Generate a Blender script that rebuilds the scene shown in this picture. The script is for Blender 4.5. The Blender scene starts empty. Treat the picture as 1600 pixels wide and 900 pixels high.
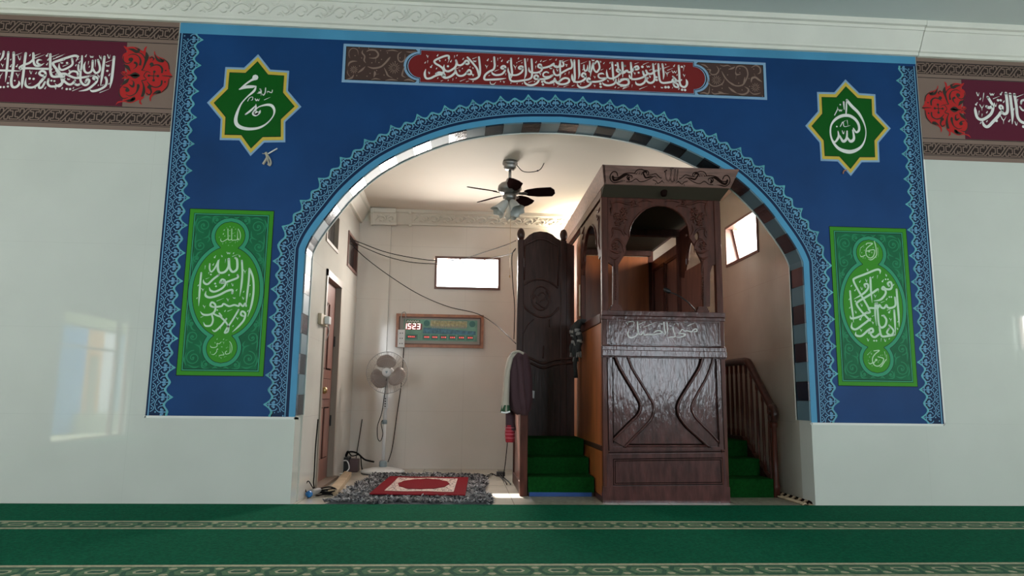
import bpy, bmesh, math, random
from mathutils import Vector, Matrix
from mathutils.geometry import tessellate_polygon
S = bpy.context.scene
COL = S.collection
random.seed(7)
PI = math.pi

# ------------------------------------------------------------------ camera
F_PX, PITCH, YAW, ROLL, DIST, EYE = 1100.0, 0.152503, 0.067071, 0.012776, 5.364767, 0.80
_f = Vector((math.sin(YAW)*math.cos(PITCH), math.cos(YAW)*math.cos(PITCH), math.sin(PITCH)))
_r0 = Vector((math.cos(YAW), -math.sin(YAW), 0)); _u0 = _r0.cross(_f)
_r = _r0*math.cos(ROLL) + _u0*math.sin(ROLL)
_u = _u0*math.cos(ROLL) - _r0*math.sin(ROLL)
CAMPOS = Vector((0, -DIST, EYE))
cam_d = bpy.data.cameras.new('camera'); cam = bpy.data.objects.new('camera', cam_d); COL.objects.link(cam)
cam_d.sensor_width = 36; cam_d.lens = F_PX/1600*36; cam_d.clip_start = .05; cam_d.clip_end = 100
M = Matrix((( _r.x, _u.x, -_f.x, CAMPOS.x), (_r.y, _u.y, -_f.y, CAMPOS.y), (_r.z, _u.z, -_f.z, CAMPOS.z), (0, 0, 0, 1)))
cam.matrix_world = M
S.camera = cam

# ------------------------------------------------------------------ colour management, world, lights
S.view_settings.view_transform = 'Standard'
S.view_settings.look = 'None'
S.view_settings.exposure = 0.0
S.view_settings.gamma = 1.0
S.view_settings.use_curve_mapping = False
try:
    S.cycles.use_denoising = True
    S.cycles.max_bounces = 10; S.cycles.diffuse_bounces = 5; S.cycles.glossy_bounces = 4
    S.cycles.transparent_max_bounces = 12
    S.cycles.sample_clamp_indirect = 6.0
except Exception:
    pass
W = bpy.data.worlds.new('world'); S.world = W; W.use_nodes = True
W.node_tree.nodes['Background'].inputs[0].default_value = (0.93, 0.97, 1.0, 1)
W.node_tree.nodes['Background'].inputs[1].default_value = 7.0

def area(name, loc, target, sx, sy, power, color):
    l = bpy.data.lights.new(name, 'AREA'); l.shape = 'RECTANGLE'; l.size = sx; l.size_y = sy
    l.energy = power; l.color = color
    o = bpy.data.objects.new(name, l); COL.objects.link(o); o.location = loc
    d = Vector(target) - Vector(loc)
    o.rotation_euler = d.to_track_quat('-Z', 'Y').to_euler()
    return o
sun = bpy.data.lights.new('sun', 'SUN'); sun.energy = 22; sun.angle = math.radians(.6); sun.color = (1, .95, .86)
so = bpy.data.objects.new('sun', sun); COL.objects.link(so)
so.rotation_euler = Vector((.26, -.95, -1.0)).to_track_quat('-Z', 'Y').to_euler()
so.location = (0, 8, 8)
DAY = (.86, .95, 1.0)
area('daylight_rear_left', (-3.2, -9.62, 1.75), (-3.2, 0, 1.4), 2.4, 1.9, 85, DAY)
area('daylight_rear_right', (4.2, -9.62, 1.5), (4.2, 0, 1.4), 2.2, 1.5, 120, (.74, .88, 1.0))
area('daylight_left', (-6.15, -2.6, 1.95), (0, -2.6, 1.7), 2.0, 1.6, 55, (.92, .97, .95))
area('daylight_right', (7.15, -7.8, 1.6), (0, -6.5, 1.5), 2.7, 2.0, 120, DAY)
area('daylight_right_front', (7.15, -2.2, 1.69), (0, -2.2, 1.6), 1.9, .48, 95, (.9, .97, .92))
area('daylight_niche_back', (.02, 2.72, 2.2), (.3, 0, .6), .78, .38, 140, (1, .93, .85))
area('daylight_niche_right', (2.99, 1.36, 2.38), (0, 1.2, 1.3), .95, .60, 85, (1, .95, .86))
area('added_glow_behind_pulpit_roof', (1.35, 2.35, 2.62), (1.2, 2.2, 3.4), .7, .12, 22, (1, .84, .62))  # unseen light without a fixture, added to brighten the niche ceiling

# ------------------------------------------------------------------ rays of the photograph cut with real planes
def ray(px, py): return (_f*F_PX + _r*(px-800) - _u*(py-450))
def onY(px, py, Y):
    d = ray(px, py); return CAMPOS + d*((Y-CAMPOS.y)/d.y)
def onX(px, py, X):
    d = ray(px, py); return CAMPOS + d*((X-CAMPOS.x)/d.x)
def onZ(px, py, Z=0.):
    d = ray(px, py); return CAMPOS + d*((Z-CAMPOS.z)/d.z)
def PW(px, py, Y=0.):                 # point of an upright plane facing the hall -> (x, z)
    p = onY(px, py, Y); return (p.x, p.z)
def crop(x0, y0, s, Y=0.):            # measuring frame laid over an enlarged detail of the photograph
    return lambda x, y: PW(x0+x/s, y0+y/s, Y)

# ------------------------------------------------------------------ materials
MATS = {}
def mat(name, col, rough=.6, metal=0., spec=.5, coat=0., coat_rough=.1, bump=0., bump_scale=20., var=0., var_scale=4., stretch=(1,1,1), emit=None, emit_s=1., sheen=0., col2=None, detail=4.):
    if name in MATS: return MATS[name]
    m = bpy.data.materials.new(name); m.use_nodes = True; MATS[name] = m
    nt = m.node_tree; b = nt.nodes['Principled BSDF']
    b.inputs['Base Color'].default_value = (*col, 1)
    b.inputs['Roughness'].default_value = rough; b.inputs['Metallic'].default_value = metal
    b.inputs['Specular IOR Level'].default_value = spec
    b.inputs['Coat Weight'].default_value = coat; b.inputs['Coat Roughness'].default_value = coat_rough
    if sheen: b.inputs['Sheen Weight'].default_value = sheen
    if emit:
        b.inputs['Emission Color'].default_value = (*emit, 1); b.inputs['Emission Strength'].default_value = emit_s
    if var or bump:
        tc = nt.nodes.new('ShaderNodeTexCoord'); mp = nt.nodes.new('ShaderNodeMapping')
        mp.inputs['Scale'].default_value = stretch
        nt.links.new(tc.outputs['Object'], mp.inputs['Vector'])
    if var:
        n = nt.nodes.new('ShaderNodeTexNoise'); n.inputs['Scale'].default_value = var_scale; n.inputs['Detail'].default_value = detail
        nt.links.new(mp.outputs[0], n.inputs['Vector'])
        r = nt.nodes.new('ShaderNodeValToRGB')
        c2 = col2 if col2 else tuple(c*(1+var) for c in col)
        c1 = tuple(c*(1-var) for c in col) if not col2 else col
        r.color_ramp.elements[0].position = .3; r.color_ramp.elements[1].position = .7
        r.color_ramp.elements[0].color = (*c1, 1); r.color_ramp.elements[1].color = (*c2, 1)
        nt.links.new(n.outputs['Fac'], r.inputs['Fac']); nt.links.new(r.outputs['Color'], b.inputs['Base Color'])
    if bump:
        n2 = nt.nodes.new('ShaderNodeTexNoise'); n2.inputs['Scale'].default_value = bump_scale; n2.inputs['Detail'].default_value = 5
        nt.links.new(mp.outputs[0], n2.inputs['Vector'])
        bp = nt.nodes.new('ShaderNodeBump'); bp.inputs['Strength'].default_value = bump; bp.inputs['Distance'].default_value = .01
        nt.links.new(n2.outputs['Fac'], bp.inputs['Height']); nt.links.new(bp.outputs[0], b.inputs['Normal'])
        if coat: nt.links.new(bp.outputs[0], b.inputs['Coat Normal'])
    return m
def glass_mat(name, tint=(1,1,1), gloss=.06):
    if name in MATS: return MATS[name]
    m = bpy.data.materials.new(name); m.use_nodes = True; MATS[name] = m
    nt = m.node_tree; nt.nodes.clear()
    o = nt.nodes.new('ShaderNodeOutputMaterial'); t = nt.nodes.new('ShaderNodeBsdfTransparent'); g = nt.nodes.new('ShaderNodeBsdfGlossy')
    t.inputs[0].default_value = (*tint, 1); g.inputs['Roughness'].default_value = .03
    mx = nt.nodes.new('ShaderNodeMixShader'); mx.inputs[0].default_value = gloss
    nt.links.new(t.outputs[0], mx.inputs[1]); nt.links.new(g.outputs[0], mx.inputs[2])
    nt.links.new(mx.outputs[0], o.inputs[0])
    return m
def tile_mat(name, col, grout, sx, sz, rough=.08, gap=.004, var=.03, axes=('X','Z'), bump=.02):
    """glossy ceramic with joints, laid out in object space on two axes"""
    m = bpy.data.materials.new(name); m.use_nodes = True; MATS[name] = m
    nt = m.node_tree; b = nt.nodes['Principled BSDF']; L = nt.links.new
    b.inputs['Roughness'].default_value = rough; b.inputs['Specular IOR Level'].default_value = .7
    tc = nt.nodes.new('ShaderNodeTexCoord'); sp = nt.nodes.new('ShaderNodeSeparateXYZ'); L(tc.outputs['Object'], sp.inputs[0])
    def line(ax, size):
        d = nt.nodes.new('ShaderNodeMath'); d.operation = 'DIVIDE'; L(sp.outputs[ax], d.inputs[0]); d.inputs[1].default_value = size
        fr = nt.nodes.new('ShaderNodeMath'); fr.operation = 'FRACT'; L(d.outputs[0], fr.inputs[0])
        lt = nt.nodes.new('ShaderNodeMath'); lt.operation = 'LESS_THAN'; L(fr.outputs[0], lt.inputs[0]); lt.inputs[1].default_value = gap/size
        return lt
    a, c = line(axes[0], sx), line(axes[1], sz)
    mx = nt.nodes.new('ShaderNodeMath'); mx.operation = 'MAXIMUM'; L(a.outputs[0], mx.inputs[0]); L(c.outputs[0], mx.inputs[1])
    n = nt.nodes.new('ShaderNodeTexNoise'); n.inputs['Scale'].default_value = 2.2; n.inputs['Detail'].default_value = 3; L(tc.outputs['Object'], n.inputs['Vector'])
    r = nt.nodes.new('ShaderNodeValToRGB'); r.color_ramp.elements[0].position = .3; r.color_ramp.elements[1].position = .7
    r.color_ramp.elements[0].color = (*[x*(1-var) for x in col], 1); r.color_ramp.elements[1].color = (*[x*(1+var) for x in col], 1)
    L(n.outputs['Fac'], r.inputs['Fac'])
    cm = nt.nodes.new('ShaderNodeMixRGB'); L(mx.outputs[0], cm.inputs[0]); L(r.outputs['Color'], cm.inputs[1]); cm.inputs[2].default_value = (*grout, 1)
    L(cm.outputs[0], b.inputs['Base Color'])
    n2 = nt.nodes.new('ShaderNodeTexNoise'); n2.inputs['Scale'].default_value = 3.5; n2.inputs['Detail'].default_value = 2; L(tc.outputs['Object'], n2.inputs['Vector'])
    bp = nt.nodes.new('ShaderNodeBump'); bp.inputs['Strength'].default_value = bump; bp.inputs['Distance'].default_value = .05
    L(n2.outputs['Fac'], bp.inputs['Height']); L(bp.outputs[0], b.inputs['Normal'])
    return m

M_TILE = tile_mat('white_wall_tile', (.55, .56, .51), (.52, .53, .48), 1.205, .63, rough=.03, gap=.004, bump=0)
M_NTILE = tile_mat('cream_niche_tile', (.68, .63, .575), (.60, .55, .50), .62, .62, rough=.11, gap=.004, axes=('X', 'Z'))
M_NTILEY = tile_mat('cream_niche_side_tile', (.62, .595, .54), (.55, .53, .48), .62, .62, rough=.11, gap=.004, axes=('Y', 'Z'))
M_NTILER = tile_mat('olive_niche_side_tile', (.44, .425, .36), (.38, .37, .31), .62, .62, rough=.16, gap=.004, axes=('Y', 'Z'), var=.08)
M_FLOOR = tile_mat('cream_floor_tile', (.55, .50, .43), (.3, .26, .22), .4, .4, rough=.2, gap=.006, axes=('X', 'Y'), var=.12)
M_HALL = mat('hall_wall_paint', (.34, .36, .33), .8)
M_PLASTER = mat('white_plaster', (.68, .68, .64), .8, var=.05, var_scale=1.5, bump=.05, bump_scale=30)
M_CEIL = mat('hall_ceiling_paint', (.56, .60, .58), .8, var=.05, var_scale=.7)
M_NCEIL = mat('niche_ceiling_paint', (.68, .62, .54), .8, var=.04, var_scale=1.2)
M_CORN = mat('cream_cornice_plaster', (.70, .68, .61), .7, var=.04, var_scale=3, bump=.06, bump_scale=40)
M_WOOD = mat('dark_mahogany', (.066, .019, .012), .42, spec=.14, coat=.12, coat_rough=.12, var=.4, var_scale=6, stretch=(5, 5, .8), bump=.04, bump_scale=9)
M_WOODH = mat('dark_mahogany_crosswise', (.085, .034, .027), .32, coat=.5, coat_rough=.16, var=.45, var_scale=6, stretch=(.8, 5, 5), bump=.12, bump_scale=9)
M_FRONT = mat('varnished_front_mahogany', (.062, .020, .017), .4, spec=.15, coat=.5, coat_rough=.09, var=.45, var_scale=5, stretch=(4, 4, 1.), bump=.22, bump_scale=12)
M_FASCIA = mat('pale_worn_mahogany', (.16, .080, .062), .4, spec=.25, coat=.25, coat_rough=.2, var=.35, var_scale=8, stretch=(.8, 4, 6), bump=.12, bump_scale=12)
M_GROOVE = mat('carved_groove_brown', (.010, .004, .003), .8, spec=.05)
M_PLY = mat('orange_plywood', (.30, .085, .022), .4, coat=.2, var=.3, var_scale=4, stretch=(4, 4, .5))
M_SOFFIT = mat('roof_underside_paint', (.062, .050, .036), .7, spec=.05)
M_INNER = mat('roof_inside_board', (.07, .045, .035), .55)
M_HEAD = mat('almost_black_mahogany', (.042, .016, .012), .38, spec=.2, coat=.15, coat_rough=.18, var=.4, var_scale=6, stretch=(5, 5, .8), bump=.1, bump_scale=10)
M_DOOR = mat('red_brown_door_wood', (.20, .075, .055), .38, coat=.3, var=.3, var_scale=5, stretch=(5, 5, .6))
M_FRAMEW = mat('brown_window_frame', (.13, .06, .045), .45)
M_GREYFR = mat('pale_door_frame', (.26, .21, .17), .5)
M_BLUE = mat('mural_blue', (.006, .042, .145), .45, spec=.15, var=.18, var_scale=1.6)
M_NAVY = mat('mural_navy', (.004, .018, .06), .45, spec=.15)
M_LTBLUE = mat('mural_light_blue', (.07, .26, .43), .45, spec=.15, var=.12, var_scale=2)
M_LINE = mat('mural_line_blue', (.13, .30, .46), .45, spec=.15)
M_TEAL = mat('mural_teal_edge', (.10, .36, .38), .45, spec=.15, var=.25, var_scale=3)
M_BLACK = mat('print_black', (.006, .007, .009), .5, spec=.15)
M_GREEN = mat('print_deep_green', (.001, .082, .005), .45, spec=.15)
M_YEL = mat('print_yellow', (.56, .40, .06), .45, spec=.15)
M_SILV = mat('print_pale_blue', (.22, .36, .52), .45, spec=.15)
M_WHITE = mat('print_white', (.72, .71, .68), .5, spec=.15)
M_MWHITE = mat('print_mint_white', (.50, .66, .50), .5, spec=.15)
M_LIME = mat('print_leaf_green', (.035, .235, .012), .45, spec=.15)
M_EMER = mat('print_emerald', (.004, .115, .045), .45, spec=.15, var=.2, var_scale=6)
M_MINT = mat('print_mint_band', (.03, .27, .14), .45, spec=.15)
M_SCROLL = mat('print_scroll_green', (.015, .20, .085), .45, spec=.15)
M_RED = mat('print_red', (.175, .016, .016), .45, spec=.15)
M_BROWN = mat('print_brown', (.065, .036, .030), .45, spec=.15)
M_TAN = mat('print_tan_scroll', (.23, .15, .12), .45, spec=.15)
M_MAROON = mat('print_maroon', (.095, .012, .028), .45, spec=.15)
M_TAUPE = mat('print_taupe', (.20, .135, .11), .45, spec=.15)
M_DKBR = mat('print_dark_brown', (.030, .018, .015), .45, spec=.15)
M_SCAR = mat('print_scarlet', (.42, .020, .020), .45, spec=.15)
M_OLIVE = mat('print_dark_olive', (.035, .030, .024), .45, spec=.15)
M_TBLK = mat('black_arch_tile', (.010, .018, .030), .24, spec=.35, bump=.15, bump_scale=22)
M_TGRY = mat('grey_blue_arch_tile', (.10, .165, .20), .55, spec=.25)
M_CARPET = mat('green_carpet', (.004, .095, .048), .95, spec=.05, var=.3, var_scale=60, bump=.6, bump_scale=260)
M_CBEI = mat('carpet_beige', (.36, .34, .22), .95, var=.25, var_scale=50, bump=.5, bump_scale=260)
M_COLV = mat('carpet_olive', (.06, .14, .06), .95, var=.35, var_scale=70, bump=.5, bump_scale=260)
M_CDGR = mat('carpet_dark_green', (.008, .075, .035), .95, var=.3, var_scale=60, bump=.5, bump_scale=260)
M_STAIRC = mat('stair_carpet_green', (.004, .046, .008), .95, spec=.05, var=.25, var_scale=50, bump=.5, bump_scale=200)
M_STBLUE = mat('blue_stair_edging', (.003, .045, .19), .6)
M_SHAG = mat('grey_shag', (.09, .088, .095), .95, spec=.05, var=.5, var_scale=14, stretch=(.7, 2.4, 1), col2=(.24, .235, .24))
M_SHAGL = mat('pale_grey_pile', (.36, .35, .36), .95, spec=.05)
M_SHAGD = mat('dark_grey_pile', (.10, .097, .105), .95, spec=.05)
M_MATRED = mat('prayer_mat_red', (.17, .007, .013), .95, spec=.08, bump=.4, bump_scale=150)
M_MATCRM = mat('prayer_mat_cream', (.60, .45, .40), .9, var=.35, var_scale=40, bump=.4, bump_scale=150)
M_STEEL = mat('brushed_grey_steel', (.28, .27, .26), .42, metal=.85)
M_BLADE = mat('dark_brown_fan_blade', (.022, .010, .010), .95, spec=.0)
M_FROST = mat('frosted_glass_shade', (.50, .50, .47), .25, spec=.6)
M_WPLAST = mat('white_plastic', (.66, .66, .66), .35)
M_FANBL = mat('smoky_fan_blade', (.30, .235, .21), .4)
M_GREYP = mat('grey_plastic', (.22, .28, .30), .4)
M_BLKP = mat('black_plastic', (.012, .012, .013), .45)
M_WIRE = mat('black_wire', (.010, .009, .009), .8, spec=.05)
M_WIREG = mat('grey_wire', (.35, .33, .31), .5)
M_BRASS = mat('aged_brass', (.45, .32, .15), .3, metal=1.)
M_COPFR = mat('copper_brown_picture_frame', (.32, .12, .055), .35, coat=.4, var=.25, var_scale=20)
M_GLASS = glass_mat('window_glass')
M_DGLASS = mat('dark_vent_glass', (.05, .045, .045), .08)
M_DGLASS2 = mat('dim_vent_glass', (.15, .135, .125), .12)
M_CLOTHM = mat('maroon_cloth', (.045, .016, .022), .85, bump=.3, bump_scale=60)
M_CLOTHB = mat('beige_lining', (.40, .34, .28), .85, bump=.3, bump_scale=60)
M_CLOTHR = mat('red_checked_cloth', (.30, .008, .02), .85)
M_CLOTHK = mat('black_scarf_cloth', (.018, .018, .018), .9, bump=.4, bump_scale=80)
M_CLOTHW = mat('grey_scarf_stripe', (.22, .21, .20), .9)
M_PAPER = mat('white_paper', (.75, .75, .75), .7)
M_CARD = mat('tan_board', (.42, .31, .20), .8, var=.15, var_scale=10)
M_VINYL = mat('patterned_vinyl', (.16, .14, .11), .4, var=.5, var_scale=22, col2=(.36, .34, .27))
M_BLUEP = mat('blue_plastic', (.01, .14, .40), .35)

# ------------------------------------------------------------------ mesh helpers
class MB:
    def __init__(s): s.k = 0; s.v = []; s.f = []; s.mi = []; s.mats = []; s.sm = []
    def _m(s, m):
        if m not in s.mats: s.mats.append(m)
        return s.mats.index(m)
    def add(s, vs, fs, m, smooth=False):
        o = len(s.v); k = s._m(m); s.v += [tuple(v) for v in vs]
        for f in fs: s.f.append(tuple(i+o for i in f)); s.mi.append(k); s.sm.append(smooth)
    def box(s, x0, x1, y0, y1, z0, z1, m):
        x0, x1 = sorted((x0, x1)); y0, y1 = sorted((y0, y1)); z0, z1 = sorted((z0, z1))
        s.add([(x0,y0,z0),(x1,y0,z0),(x1,y1,z0),(x0,y1,z0),(x0,y0,z1),(x1,y0,z1),(x1,y1,z1),(x0,y1,z1)],
              [(0,3,2,1),(4,5,6,7),(0,1,5,4),(1,2,6,5),(2,3,7,6),(3,0,4,7)], m)
    def hexa(s, p, m):                 # eight corners: bottom ring then top ring
        s.add(p, [(0,3,2,1),(4,5,6,7),(0,1,5,4),(1,2,6,5),(2,3,7,6),(3,0,4,7)], m)
    def prism(s, loops, fn, d0, d1, m, side=True, mside=None):
        """loops of (a,b): outer, then holes; fn(a,b,d)->xyz; d1 is the seen face"""
        if not isinstance(loops[0][0], (tuple, list)): loops = [loops]
        tri = tessellate_polygon([[Vector((a, b, 0)) for a, b in L] for L in loops])
        flat = [p for L in loops for p in L]; n = len(flat)
        def area2(t): (ax,ay),(bx,by),(cx,cy) = (flat[i] for i in t); return (bx-ax)*(cy-ay)-(by-ay)*(cx-ax)
        tri = [t if area2(t) > 0 else t[::-1] for t in tri]
        if d0 == d1 or not side:
            s.add([fn(a, b, d1) for a, b in flat], tri, m); return
        vs = [fn(a, b, d1) for a, b in flat] + [fn(a, b, d0) for a, b in flat]
        s.add(vs, [tuple(t) for t in tri] + [tuple(i+n for i in t[::-1]) for t in tri], m)
        fs = []; o = 0
        for L in loops:
            k = len(L)
            for i in range(k): fs.append((o+i, o+n+i, o+n+(i+1) % k, o+(i+1) % k))
            o += k
        s.add(vs, fs, mside or m)
    def tube(s, pts, r, m, n=8, caps=True, smooth=True, closed=False):
        pts = [Vector(p) for p in pts]; N = len(pts)
        rs = r if isinstance(r, (list, tuple)) else [r]*N
        vs = []; up = None
        for i, p in enumerate(pts):
            if closed: t = pts[(i+1) % N] - pts[i-1]
            else: t = pts[min(i+1, N-1)] - pts[max(i-1, 0)]
            if t.length < 1e-9: t = Vector((0,0,1))
            t.normalize()
            if up is None:
                up = Vector((0,0,1)) if abs(t.z) < .9 else Vector((1,0,0))
            a = (up - t*up.dot(t))
            if a.length < 1e-6: a = Vector((1,0,0)) - t*t.x
            a.normalize(); b = t.cross(a); up = a
            for k in range(n):
                th = 2*PI*k/n; vs.append(p + a*(rs[i]*math.cos(th)) + b*(rs[i]*math.sin(th)))
        fs = []
        for i in range(N if closed else N-1):
            j = (i+1) % N
            for k in range(n): fs.append((i*n+k, i*n+(k+1) % n, j*n+(k+1) % n, j*n+k))
        if caps and not closed: fs += [tuple(range(n))[::-1], tuple((N-1)*n+k for k in range(n))]
        s.add(vs, fs, m, smooth)
    def lathe(s, prof, c, m, n=24, axis=None, smooth=True, caps=True):
        c = Vector(c); A = axis or Matrix.Identity(3); vs = []
        for r, z in prof:
            for k in range(n):
                th = 2*PI*k/n; vs.append(c + A @ Vector((r*math.cos(th), r*math.sin(th), z)))
        fs = []
        for i in range(len(prof)-1):
            for k in range(n): fs.append((i*n+k, i*n+(k+1) % n, (i+1)*n+(k+1) % n, (i+1)*n+k))
        if caps: fs += [tuple(range(n))[::-1], tuple((len(prof)-1)*n+k for k in range(n))]
        s.add(vs, fs, m, smooth)
    def ellip(s, c, rx, ry, rz, m, n=14, k=8):
        vs = []; fs = []
        for i in range(k+1):
            ph = -PI/2 + PI*i/k
            for j in range(n):
                th = 2*PI*j/n
                vs.append((c[0]+rx*math.cos(ph)*math.cos(th), c[1]+ry*math.cos(ph)*math.sin(th), c[2]+rz*math.sin(ph)))
        for i in range(k):
            for j in range(n): fs.append((i*n+j, i*n+(j+1) % n, (i+1)*n+(j+1) % n, (i+1)*n+j))
        s.add(vs, fs, m, True)
    def ribbon(s, pts, w, fn, d, m, taper='', caps=True):
        """brush stroke in a plane: pts of (a,b), full width w (number or list)"""
        s.k += 1; d = d + (s.k % 40)*2.5e-5      # strokes lie a hair above each other, as paint does
        n0 = len(pts); wl = list(w) if isinstance(w, (list, tuple)) else [w]*n0
        if 's' in taper: wl[0] *= .15
        if 'e' in taper: wl[-1] *= .15
        P, Wd = smooth_line(pts, wl)
        vs = []; N = len(P)
        for i in range(N):
            a = P[max(i-1, 0)]; b = P[min(i+1, N-1)]
            tx, ty = b[0]-a[0], b[1]-a[1]; l = math.hypot(tx, ty) or 1e-9
            nx, ny = -ty/l, tx/l; h = Wd[i]/2
            vs += [fn(P[i][0]+nx*h, P[i][1]+ny*h, d), fn(P[i][0]-nx*h, P[i][1]-ny*h, d)]
        s.add(vs, [(2*i, 2*i+1, 2*i+3, 2*i+2) for i in range(N-1)], m)
        if caps:
            if 's' not in taper: s.disc(P[0], Wd[0]/2, fn, d, m, 8)
            if 'e' not in taper: s.disc(P[-1], Wd[-1]/2, fn, d, m, 8)
    def disc(s, c, r, fn, d, m, n=10, rb=None):
        s.add([fn(c[0]+r*math.cos(2*PI*k/n), c[1]+(rb or r)*math.sin(2*PI*k/n), d) for k in range(n)], [tuple(range(n))], m)
    def build(s, name, parent=None, loc=None, bevel=0., seg=2):
        me = bpy.data.meshes.new(name)
        root = parent
        while root is not None and root.parent is not None: root = root.parent
        org = Vector(loc) if (parent is None and loc is not None) else (root.location.copy() if root else Vector((0,0,0)))
        me.from_pydata([tuple(Vector(v)-org) for v in s.v], [], s.f)
        for m in s.mats: me.materials.append(m)
        me.polygons.foreach_set('material_index', s.mi); me.polygons.foreach_set('use_smooth', s.sm)
        me.update()
        o = bpy.data.objects.new(name, me); COL.objects.link(o)
        if parent is not None: o.parent = parent
        else: o.location = org
        if bevel:
            b = o.modifiers.new('bevel', 'BEVEL'); b.width = bevel; b.segments = seg; b.limit_method = 'ANGLE'; b.angle_limit = .7
        return o
def catmull(pts, k=5):
    if len(pts) < 3: return [tuple(p) for p in pts]
    out = []
    for i in range(len(pts)-1):
        p0 = pts[max(i-1, 0)]; p1 = pts[i]; p2 = pts[i+1]; p3 = pts[min(i+2, len(pts)-1)]
        for j in range(k):
            t = j/k
            out.append(tuple(.5*(2*b + (c-a)*t + (2*a-5*b+4*c-d)*t*t + (3*b-a-3*c+d)*t**3) for a, b, c, d in zip(p0, p1, p2, p3)))
    out.append(tuple(pts[-1])); return out
def smooth_line(pts, w, k=5):
    q = catmull([(p[0], p[1], ww) for p, ww in zip(pts, w)], k)
    return [(a[0], a[1]) for a in q], [max(a[2], .0004) for a in q]
def curve3(pts, k=6): return catmull([tuple(p) for p in pts], k)
def wallfn(a, b, d): return (a, -d, b)        # on the hall face of the front wall: d stands out into the hall
def thing(name, label, cat, loc=(0,0,0), group=None):
    o = bpy.data.objects.new(name, None); COL.objects.link(o); o.location = loc; o.empty_display_size = .1
    bpy.context.view_layer.update()
    return tag(o, label, cat, group)
def tag(o, label, cat, group=None, kind=None):
    o['label'] = label; o['category'] = cat
    if group: o['group'] = group
    if kind: o['kind'] = kind
    return o
def struct(o): o['kind'] = 'structure'; return o

# ================================================================== the setting
HX0, HX1, HY0, HZ = -6.0, 7.0, -9.5, 3.93       # hall
CX = .733                                        # axis of the arch
TW = .20                                         # thickness of the front wall
LX, RX, BY = -1.215, 2.75, 2.60                  # niche: left, right and back wall faces
HALF = [(1.96, 1.89), (1.925, 1.977), (1.87, 2.074), (1.80, 2.177), (1.66, 2.366), (1.44, 2.575), (1.18, 2.732), (.88, 2.86), (.58, 2.935), (.30, 2.972), (0, 2.985)]
_h = catmull(HALF, 5)
def arch_path(zb):
    L = [(CX-dx, z) for dx, z in _h]; R = [(CX+dx, z) for dx, z in _h[:-1]][::-1]
    ups = [(CX-1.96, zb+(1.89-zb)*i/12) for i in range(12)]
    return ups + L + R + [(2*CX-a, b) for a, b in ups[::-1]]
def offset(path, d):                              # to the left of the direction of travel = outside the opening
    out = []
    for i in range(len(path)):
        a = path[max(i-1, 0)]; b = path[min(i+1, len(path)-1)]
        tx, tz = b[0]-a[0], b[1]-a[1]; l = math.hypot(tx, tz)
        out.append((path[i][0]-tz/l*d, path[i][1]+tx/l*d))
    return out
AP0 = arch_path(0.); AP = arch_path(.627)

m = MB()
poly = [(HX0, 0)] + AP0 + [(HX1, 0), (HX1, HZ), (HX0, HZ)]
m.prism(poly, lambda a, b, d: (a, -d, b), -TW, 0, M_TILE)
struct(m.build('wall_front'))
m = MB(); m.box(HX0-.1, HX1+.1, HY0-.1, 0, -.1, 0, M_FLOOR); m.box(LX-.1, RX+.1, 0, BY+.1, -.1, 0, M_FLOOR)
struct(m.build('floor'))
m = MB(); m.box(HX0-.1, HX1+.1, HY0-.1, TW, HZ, HZ+.1, M_CEIL); struct(m.build('ceiling'))
def nceil(y): return 3.01 - (y-TW)*.055
m = MB(); m.hexa([(LX-.1, TW, nceil(TW)), (RX+.1, TW, nceil(TW)), (RX+.1, BY+.1, nceil(BY+.1)), (LX-.1, BY+.1, nceil(BY+.1)),
                  (LX-.1, TW, 3.2), (RX+.1, TW, 3.2), (RX+.1, BY+.1, 3.2), (LX-.1, BY+.1, 3.2)], M_NCEIL)
struct(m.build('ceiling_niche'))

def wall_with_holes(name, axis, face, thick, a0, a1, b0, b1, holes, material):
    """upright wall; axis 'x' = plane of constant x (a is y), 'y' = plane of constant y (a is x)"""
    m = MB(); loops = [[(a0, b0), (a1, b0), (a1, b1), (a0, b1)]] + [[(h[0], h[2]), (h[0], h[3]), (h[1], h[3]), (h[1], h[2])] for h in holes]
    fn = (lambda a, b, d: (d, a, b)) if axis == 'x' else (lambda a, b, d: (a, d, b))
    m.prism(loops, fn, face+thick, face, material); return struct(m.build(name))

# niche walls with their openings
BW = (-.352, .398, 1.995, 2.375)                                   # back window (x0,x1,z0,z1)
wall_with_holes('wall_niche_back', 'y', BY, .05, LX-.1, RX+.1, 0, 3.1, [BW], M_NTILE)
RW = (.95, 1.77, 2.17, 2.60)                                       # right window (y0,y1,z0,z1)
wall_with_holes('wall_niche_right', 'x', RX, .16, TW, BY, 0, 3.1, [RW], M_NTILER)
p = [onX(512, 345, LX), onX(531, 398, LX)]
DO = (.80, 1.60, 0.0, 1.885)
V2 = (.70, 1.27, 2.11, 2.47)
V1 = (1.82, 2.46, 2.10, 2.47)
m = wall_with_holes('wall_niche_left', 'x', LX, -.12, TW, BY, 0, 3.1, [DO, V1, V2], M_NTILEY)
m = MB(); m.box(LX-.6, LX-.55, TW, BY+.1, 0, 3.1, M_PLASTER); m.box(LX-.6, LX-.12, TW-.05, TW, 0, 3.1, M_PLASTER); m.box(LX-.6, LX-.12, BY, BY+.05, 0, 3.1, M_PLASTER); m.box(LX-.6, LX-.12, TW, BY, 3.05, 3.1, M_PLASTER)
struct(m.build('wall_side_room'))
m = MB(); m.box(LX, -.86, BY-.035, BY, 0, 2.76, M_NTILE); struct(m.build('trim_1'))     # flat pier in the left corner
m = MB(); m.box(RX-.075, RX, TW, TW+.018, .64, 1.93, M_PLASTER); struct(m.build('trim_2'))  # white bead behind the right jamb

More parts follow.
